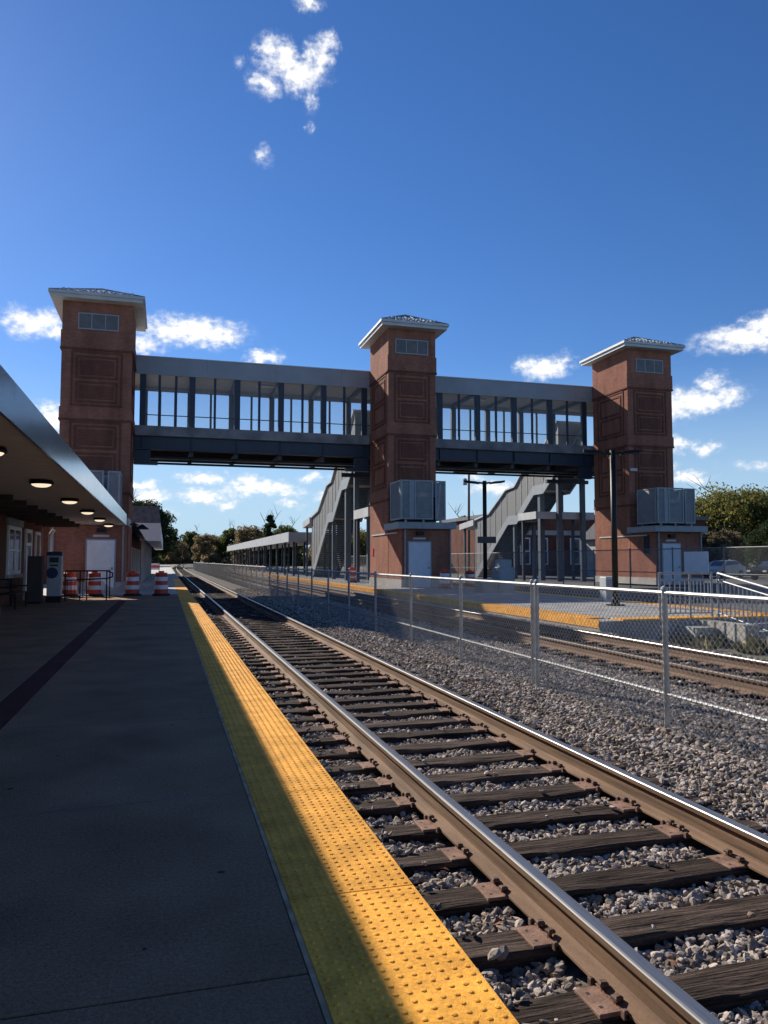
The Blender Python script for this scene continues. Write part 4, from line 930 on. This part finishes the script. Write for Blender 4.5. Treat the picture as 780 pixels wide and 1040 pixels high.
# cars in the lot
def car(x, y, rz, m, label):
    t = root('parked_car', (x, y, -.1), label, 'car', 'cars parked beyond the tall fence')
    t.rotation_euler.z = rz; g = ORG[t.name]; ORG[t.name] = (0, 0, 0)
    prof = [(-2.25, .35), (-2.28, .75), (-2.1, .98), (-1.2, 1.05), (-.55, 1.52), (.9, 1.58), (1.75, 1.08), (2.2, .98), (2.28, .6), (2.2, .32)]
    n = len(prof); b = MB()
    vs_ = [(px, sgn * (.88 if pz < 1.1 else .68), pz) for sgn in (-1, 1) for px, pz in prof]
    b.add(vs_, [tuple(range(n)), tuple(range(2 * n - 1, n - 1, -1))] + [(i, n + i, n + (i + 1) % n, (i + 1) % n) for i in range(n)]).build('body', m, t)
    for s in (-1, 1):
        MB().add([(-1.05, s * .86, 1.1), (-.5, s * .72, 1.46), (.85, s * .72, 1.50), (1.5, s * .86, 1.1)], [(0, 1, 2, 3)]).build('side_window', 'glass_dark', t)
        for wx in (-1.4, 1.4):
            w = MB().tube((wx, s * .70, .33), (wx, s * .92, .33), .33, 16).build('wheel', 'rubber', t); MB().tube((wx, s * .921, .33), (wx, s * .93, .33), .19, 12).build('rim', 'galv', w)
    MB().add([(-1.22, -.6, 1.07), (-1.22, .6, 1.07), (-.62, .58, 1.49), (-.62, -.58, 1.49)], [(0, 1, 2, 3)]).build('windscreen', 'glass_dark', t)
    for s in (-1, 1): MB().box(-2.31, -2.2, s * .7 - .15, s * .7 + .15, .66, .8).build('headlight', 'reflect', t)
car(49.5, 59.5, R(18), 'car_white', 'white car parked behind the white notice board')
car(46.5, 50, R(12), 'car_black', 'black car parked near the right edge beyond the railings')
car(52.5, 53.5, R(15), 'car_black', 'second dark car parked behind the black one at right edge')

# utility poles
def upole(x, y, h, label):
    t = root('utility_pole', (x, y, -.6), label, 'utility pole')
    MB().tube((x, y, -.6), (x + .1, y, h), .16, 9, .11).build('pole', 'pole_wood', t)
    MB().box(x - .9, x + 1.0, y - .06, y + .06, h - .9, h - .78).build('crossarm', 'pole_wood', t)
    for k in (-.8, -.3, .5, .9): MB().lathe([(.04, 0), (.06, .05), (.03, .12)], (x + k, y, h - .78), 8).build('insulator', 'conc_grey', t)
    MB().lathe([(.2, 0), (.22, .1), (.22, .6), (.1, .7)], (x - .35, y, h - 2.2), 12).build('transformer', 'louvre_frame', t)
upole(30.2, 74, 11.5, 'wooden utility pole between middle tower and right stairs')
upole(25.2, 96, 9.0, 'thin utility pole just right of the middle tower')

# ------------------------------------------------------------------ trees
def crown_mesh(seed, cr, ch, z0, ncl, nl, ls, shape):
    rn = np.random.default_rng(seed); V = []; F = []
    for c in range(ncl):
        u = rn.random(); th = rn.uniform(0, 2 * math.pi)
        if shape == 'cone':
            rr_ = cr * (1 - u) ** .8 * math.sqrt(rn.uniform(.25, 1)); cz = z0 + ch * u; cs = cr * .26 * (1.15 - u * .6)
        else:
            ph = math.acos(rn.uniform(-.55, 1)); q = rn.uniform(.55, 1.0) ** .6; rr_ = cr * math.sin(ph) * q * rn.uniform(.8, 1.08); cz = z0 + ch * .42 + ch * .56 * math.cos(ph) * q; cs = cr * rn.uniform(.18, .32)
        cx, cy = rr_ * math.cos(th), rr_ * math.sin(th)
        d = rn.normal(size=(nl, 3)); d /= np.linalg.norm(d, axis=1)[:, None]; rad = rn.uniform(.25, 1, nl) ** .5
        P_ = np.array([cx, cy, cz]) + d * (cs * rad)[:, None] * np.array([1.15, 1.15, .75])
        a = rn.normal(size=(nl, 3)); a /= np.linalg.norm(a, axis=1)[:, None]; b = np.cross(a, rn.normal(size=(nl, 3))); b /= np.linalg.norm(b, axis=1)[:, None]
        s = ls * rn.uniform(.6, 1.3, nl)[:, None]; base = len(V)
        q4 = np.stack([P_ - a * s, P_ - b * s * .55, P_ + a * s, P_ + b * s * .55], 1).reshape(-1, 3); V += q4.tolist()
        F += [(base + 4 * i, base + 4 * i + 1, base + 4 * i + 2, base + 4 * i + 3) for i in range(nl)]
    me = bpy.data.meshes.new('crown'); me.from_pydata(V, [], F); me.update(); return me
def trunk_mesh(seed, h, r, cr, limbs=7, dead=False):
    rn = random.Random(seed); b = MB(); p = Vector((0, 0, -.1)); pts = [p]
    for k in range(5): p = p + Vector((rn.uniform(-.03, .03) * h, rn.uniform(-.03, .03) * h, h * .17)); pts.append(p)
    for i, (a, c) in enumerate(zip(pts[:-1], pts[1:])): b.tube(a, c, r * (1 - i * .15), 8, r * (1 - (i + 1) * .15))
    for k in range(limbs):
        a = pts[2 + k % 4] if k % 4 < 4 else pts[-1]; th = rn.uniform(0, 6.28); q = a + Vector((math.cos(th) * cr * .45, math.sin(th) * cr * .45, h * rn.uniform(.12, .25) * (.2 if dead else 1))); b.tube(a, q, r * .4, 6, r * .2)
        for j in range(3):
            q2 = q + Vector((rn.uniform(-.4, .4) * cr, rn.uniform(-.4, .4) * cr, h * rn.uniform(.05, .22) * (.3 if dead else 1))); b.tube(q, q2, r * .2, 5, r * .06)
            if dead:
                for m_ in range(3): b.tube(q.lerp(q2, .6), q2 + Vector((rn.uniform(-.2, .2) * cr, rn.uniform(-.2, .2) * cr, h * rn.uniform(0, .07))), r * .07, 4, r * .03)
    return b.mesh('trunk')
def tree_proto(seed, h, cr, z0, ncl, nl, ls, shape, leaf, limbs=8, dead=False):
    tr = trunk_mesh(seed, h, .022 * h, cr, limbs, dead); tr.materials.append(M['bark'])
    cw = crown_mesh(seed, cr, h - z0, z0, ncl, nl, ls, shape); cw.materials.append(M[leaf]); return tr, cw
def place_tree(proto, x, y, label, name='tree', sc=1.0, rz=0.0, group=None, z=-.62):
    t = root(name, (x, y, z), label, 'tree', group); t.rotation_euler.z = rz; t.scale = (sc, sc, sc)
    for nm, me in zip(('trunk', 'crown'), proto):
        o = bpy.data.objects.new(nm, me); col.objects.link(o); o.parent = t
    return t
PA = tree_proto(1, 17, 8.2, 1.0, 170, 200, .32, 'ball', 'leaf_dark')
PB = tree_proto(2, 11, 4.6, .6, 90, 170, .26, 'ball', 'leaf_mid')
PC = tree_proto(3, 11, 8.0, 2.0, 190, 230, .20, 'ball', 'leaf_oak')
PD = tree_proto(4, 11, 4.4, .4, 80, 110, .26, 'ball', 'leaf_brown', 10, True)
PE = tree_proto(5, 12, 3.0, 1.5, 90, 170, .24, 'cone', 'leaf_dark')
PF = tree_proto(6, 9, 5.0, 1.0, 110, 220, .15, 'ball', 'leaf_dark')
place_tree(PA, -6.2, 205, 'large dark evergreen tree behind the far platform building', 'evergreen_tree', 1.0)
place_tree(PA, -17, 190, 'dark evergreen tree left of the large one and half hidden', 'evergreen_tree', .95, 2)
frn = random.Random(31)
for k in range(20):
    if k < 8: x, y = -14 + k * 4.0 + frn.uniform(-1, 1), 450 + frn.uniform(-15, 40)
    else: x, y = 15 + (k - 8) * 4.2 + frn.uniform(-1.2, 1.2), 290 + frn.uniform(-20, 45)
    place_tree([PD, PB, PD][k % 3], x, y, 'brown autumn tree in the far row closing off the tracks' if k % 3 != 1 else 'green tree in the far row closing off the tracks', 'autumn_tree' if k % 3 != 1 else 'tree', frn.uniform(1.0, 1.35) * (1.25 if k < 8 else .95), k * 1.7, 'far row of trees beyond the tracks')
place_tree(PE, 21.5, 165, 'tall dark pine above the island canopy', 'pine_tree', .98)
place_tree(PE, 25.6, 168, 'shorter dark pine right of the tall one', 'pine_tree', .72, 1)
place_tree(PD, 18.5, 172, 'thin half bare tree left of the tall pine', 'autumn_tree', .95, 2)
for k, (x, y, pr, s, lb) in enumerate(((30, 200, PB, 1.0, 'green tree behind the island canopy'), (40, 190, PD, .8, 'brown tree behind the covered stairs'), (24.5, 100, PC, .55, 'yellow green tree behind the columns left of the middle tower'), (44, 108, PB, .78, 'dark green tree left of the right staircase'), (47.5, 106, PF, .72, 'round dark tree against the top of the right stairs'), (57, 150, PD, .7, 'brown tree far behind the brick building'))):
    place_tree(pr, x, y, lb, 'tree', s, k)
place_tree(PC, 70.5, 82, 'broad yellowing oak above the parked cars at right', 'oak_tree', 1.0, .6)
place_tree(PC, 85, 84, 'second yellowing oak cut by the right edge', 'oak_tree', .98, 2.1)
place_tree(PF, 52, 54.5, 'dark shaded evergreen at the right edge above the black car', 'evergreen_tree', .62, .4)
place_tree(PD, 62, 74, 'grey brown leafless shrub below the yellowing oak', 'shrub', .55, .4)
place_tree(PD, 57.5, 71, 'thin brown shrub beside the grey roofed house', 'shrub', .50, 1.4)
ub = MB(); urn = np.random.default_rng(8); n_ = 9000
ux = np.concatenate([urn.uniform(-20, 18, 4000), urn.uniform(12, 75, 5000)]); uy = np.concatenate([urn.uniform(440, 446, 4000), urn.uniform(272, 278, 5000)]); uz = -.6 + urn.uniform(0, 1, 9000) ** 1.3 * 5.0 * (.7 + .3 * np.sin(ux * .9) * np.cos(ux * .37))
for x, y, z in zip(ux, uy, uz):
    a = urn.normal(size=3) * .45; b = urn.normal(size=3) * .3
    ub.add([(x - a[0], y - a[1], z - a[2]), (x - b[0], y - b[1], z - b[2]), (x + a[0], y + a[1], z + a[2]), (x + b[0], y + b[1], z + b[2])], [(0, 1, 2, 3)])
tag(ub.build('undergrowth', 'leaf_brown'), 'brown undergrowth below the far row of trees', kind='stuff')
hdg = [(66, 90), (74, 88), (80, 80), (73, 74), (56, 76), (61, 79)]
for k, (x, y) in enumerate(hdg): place_tree(PF, x, y, 'dense dark hedge tree under the oaks at right', 'hedge_tree', .6, k, 'hedge behind the car park')
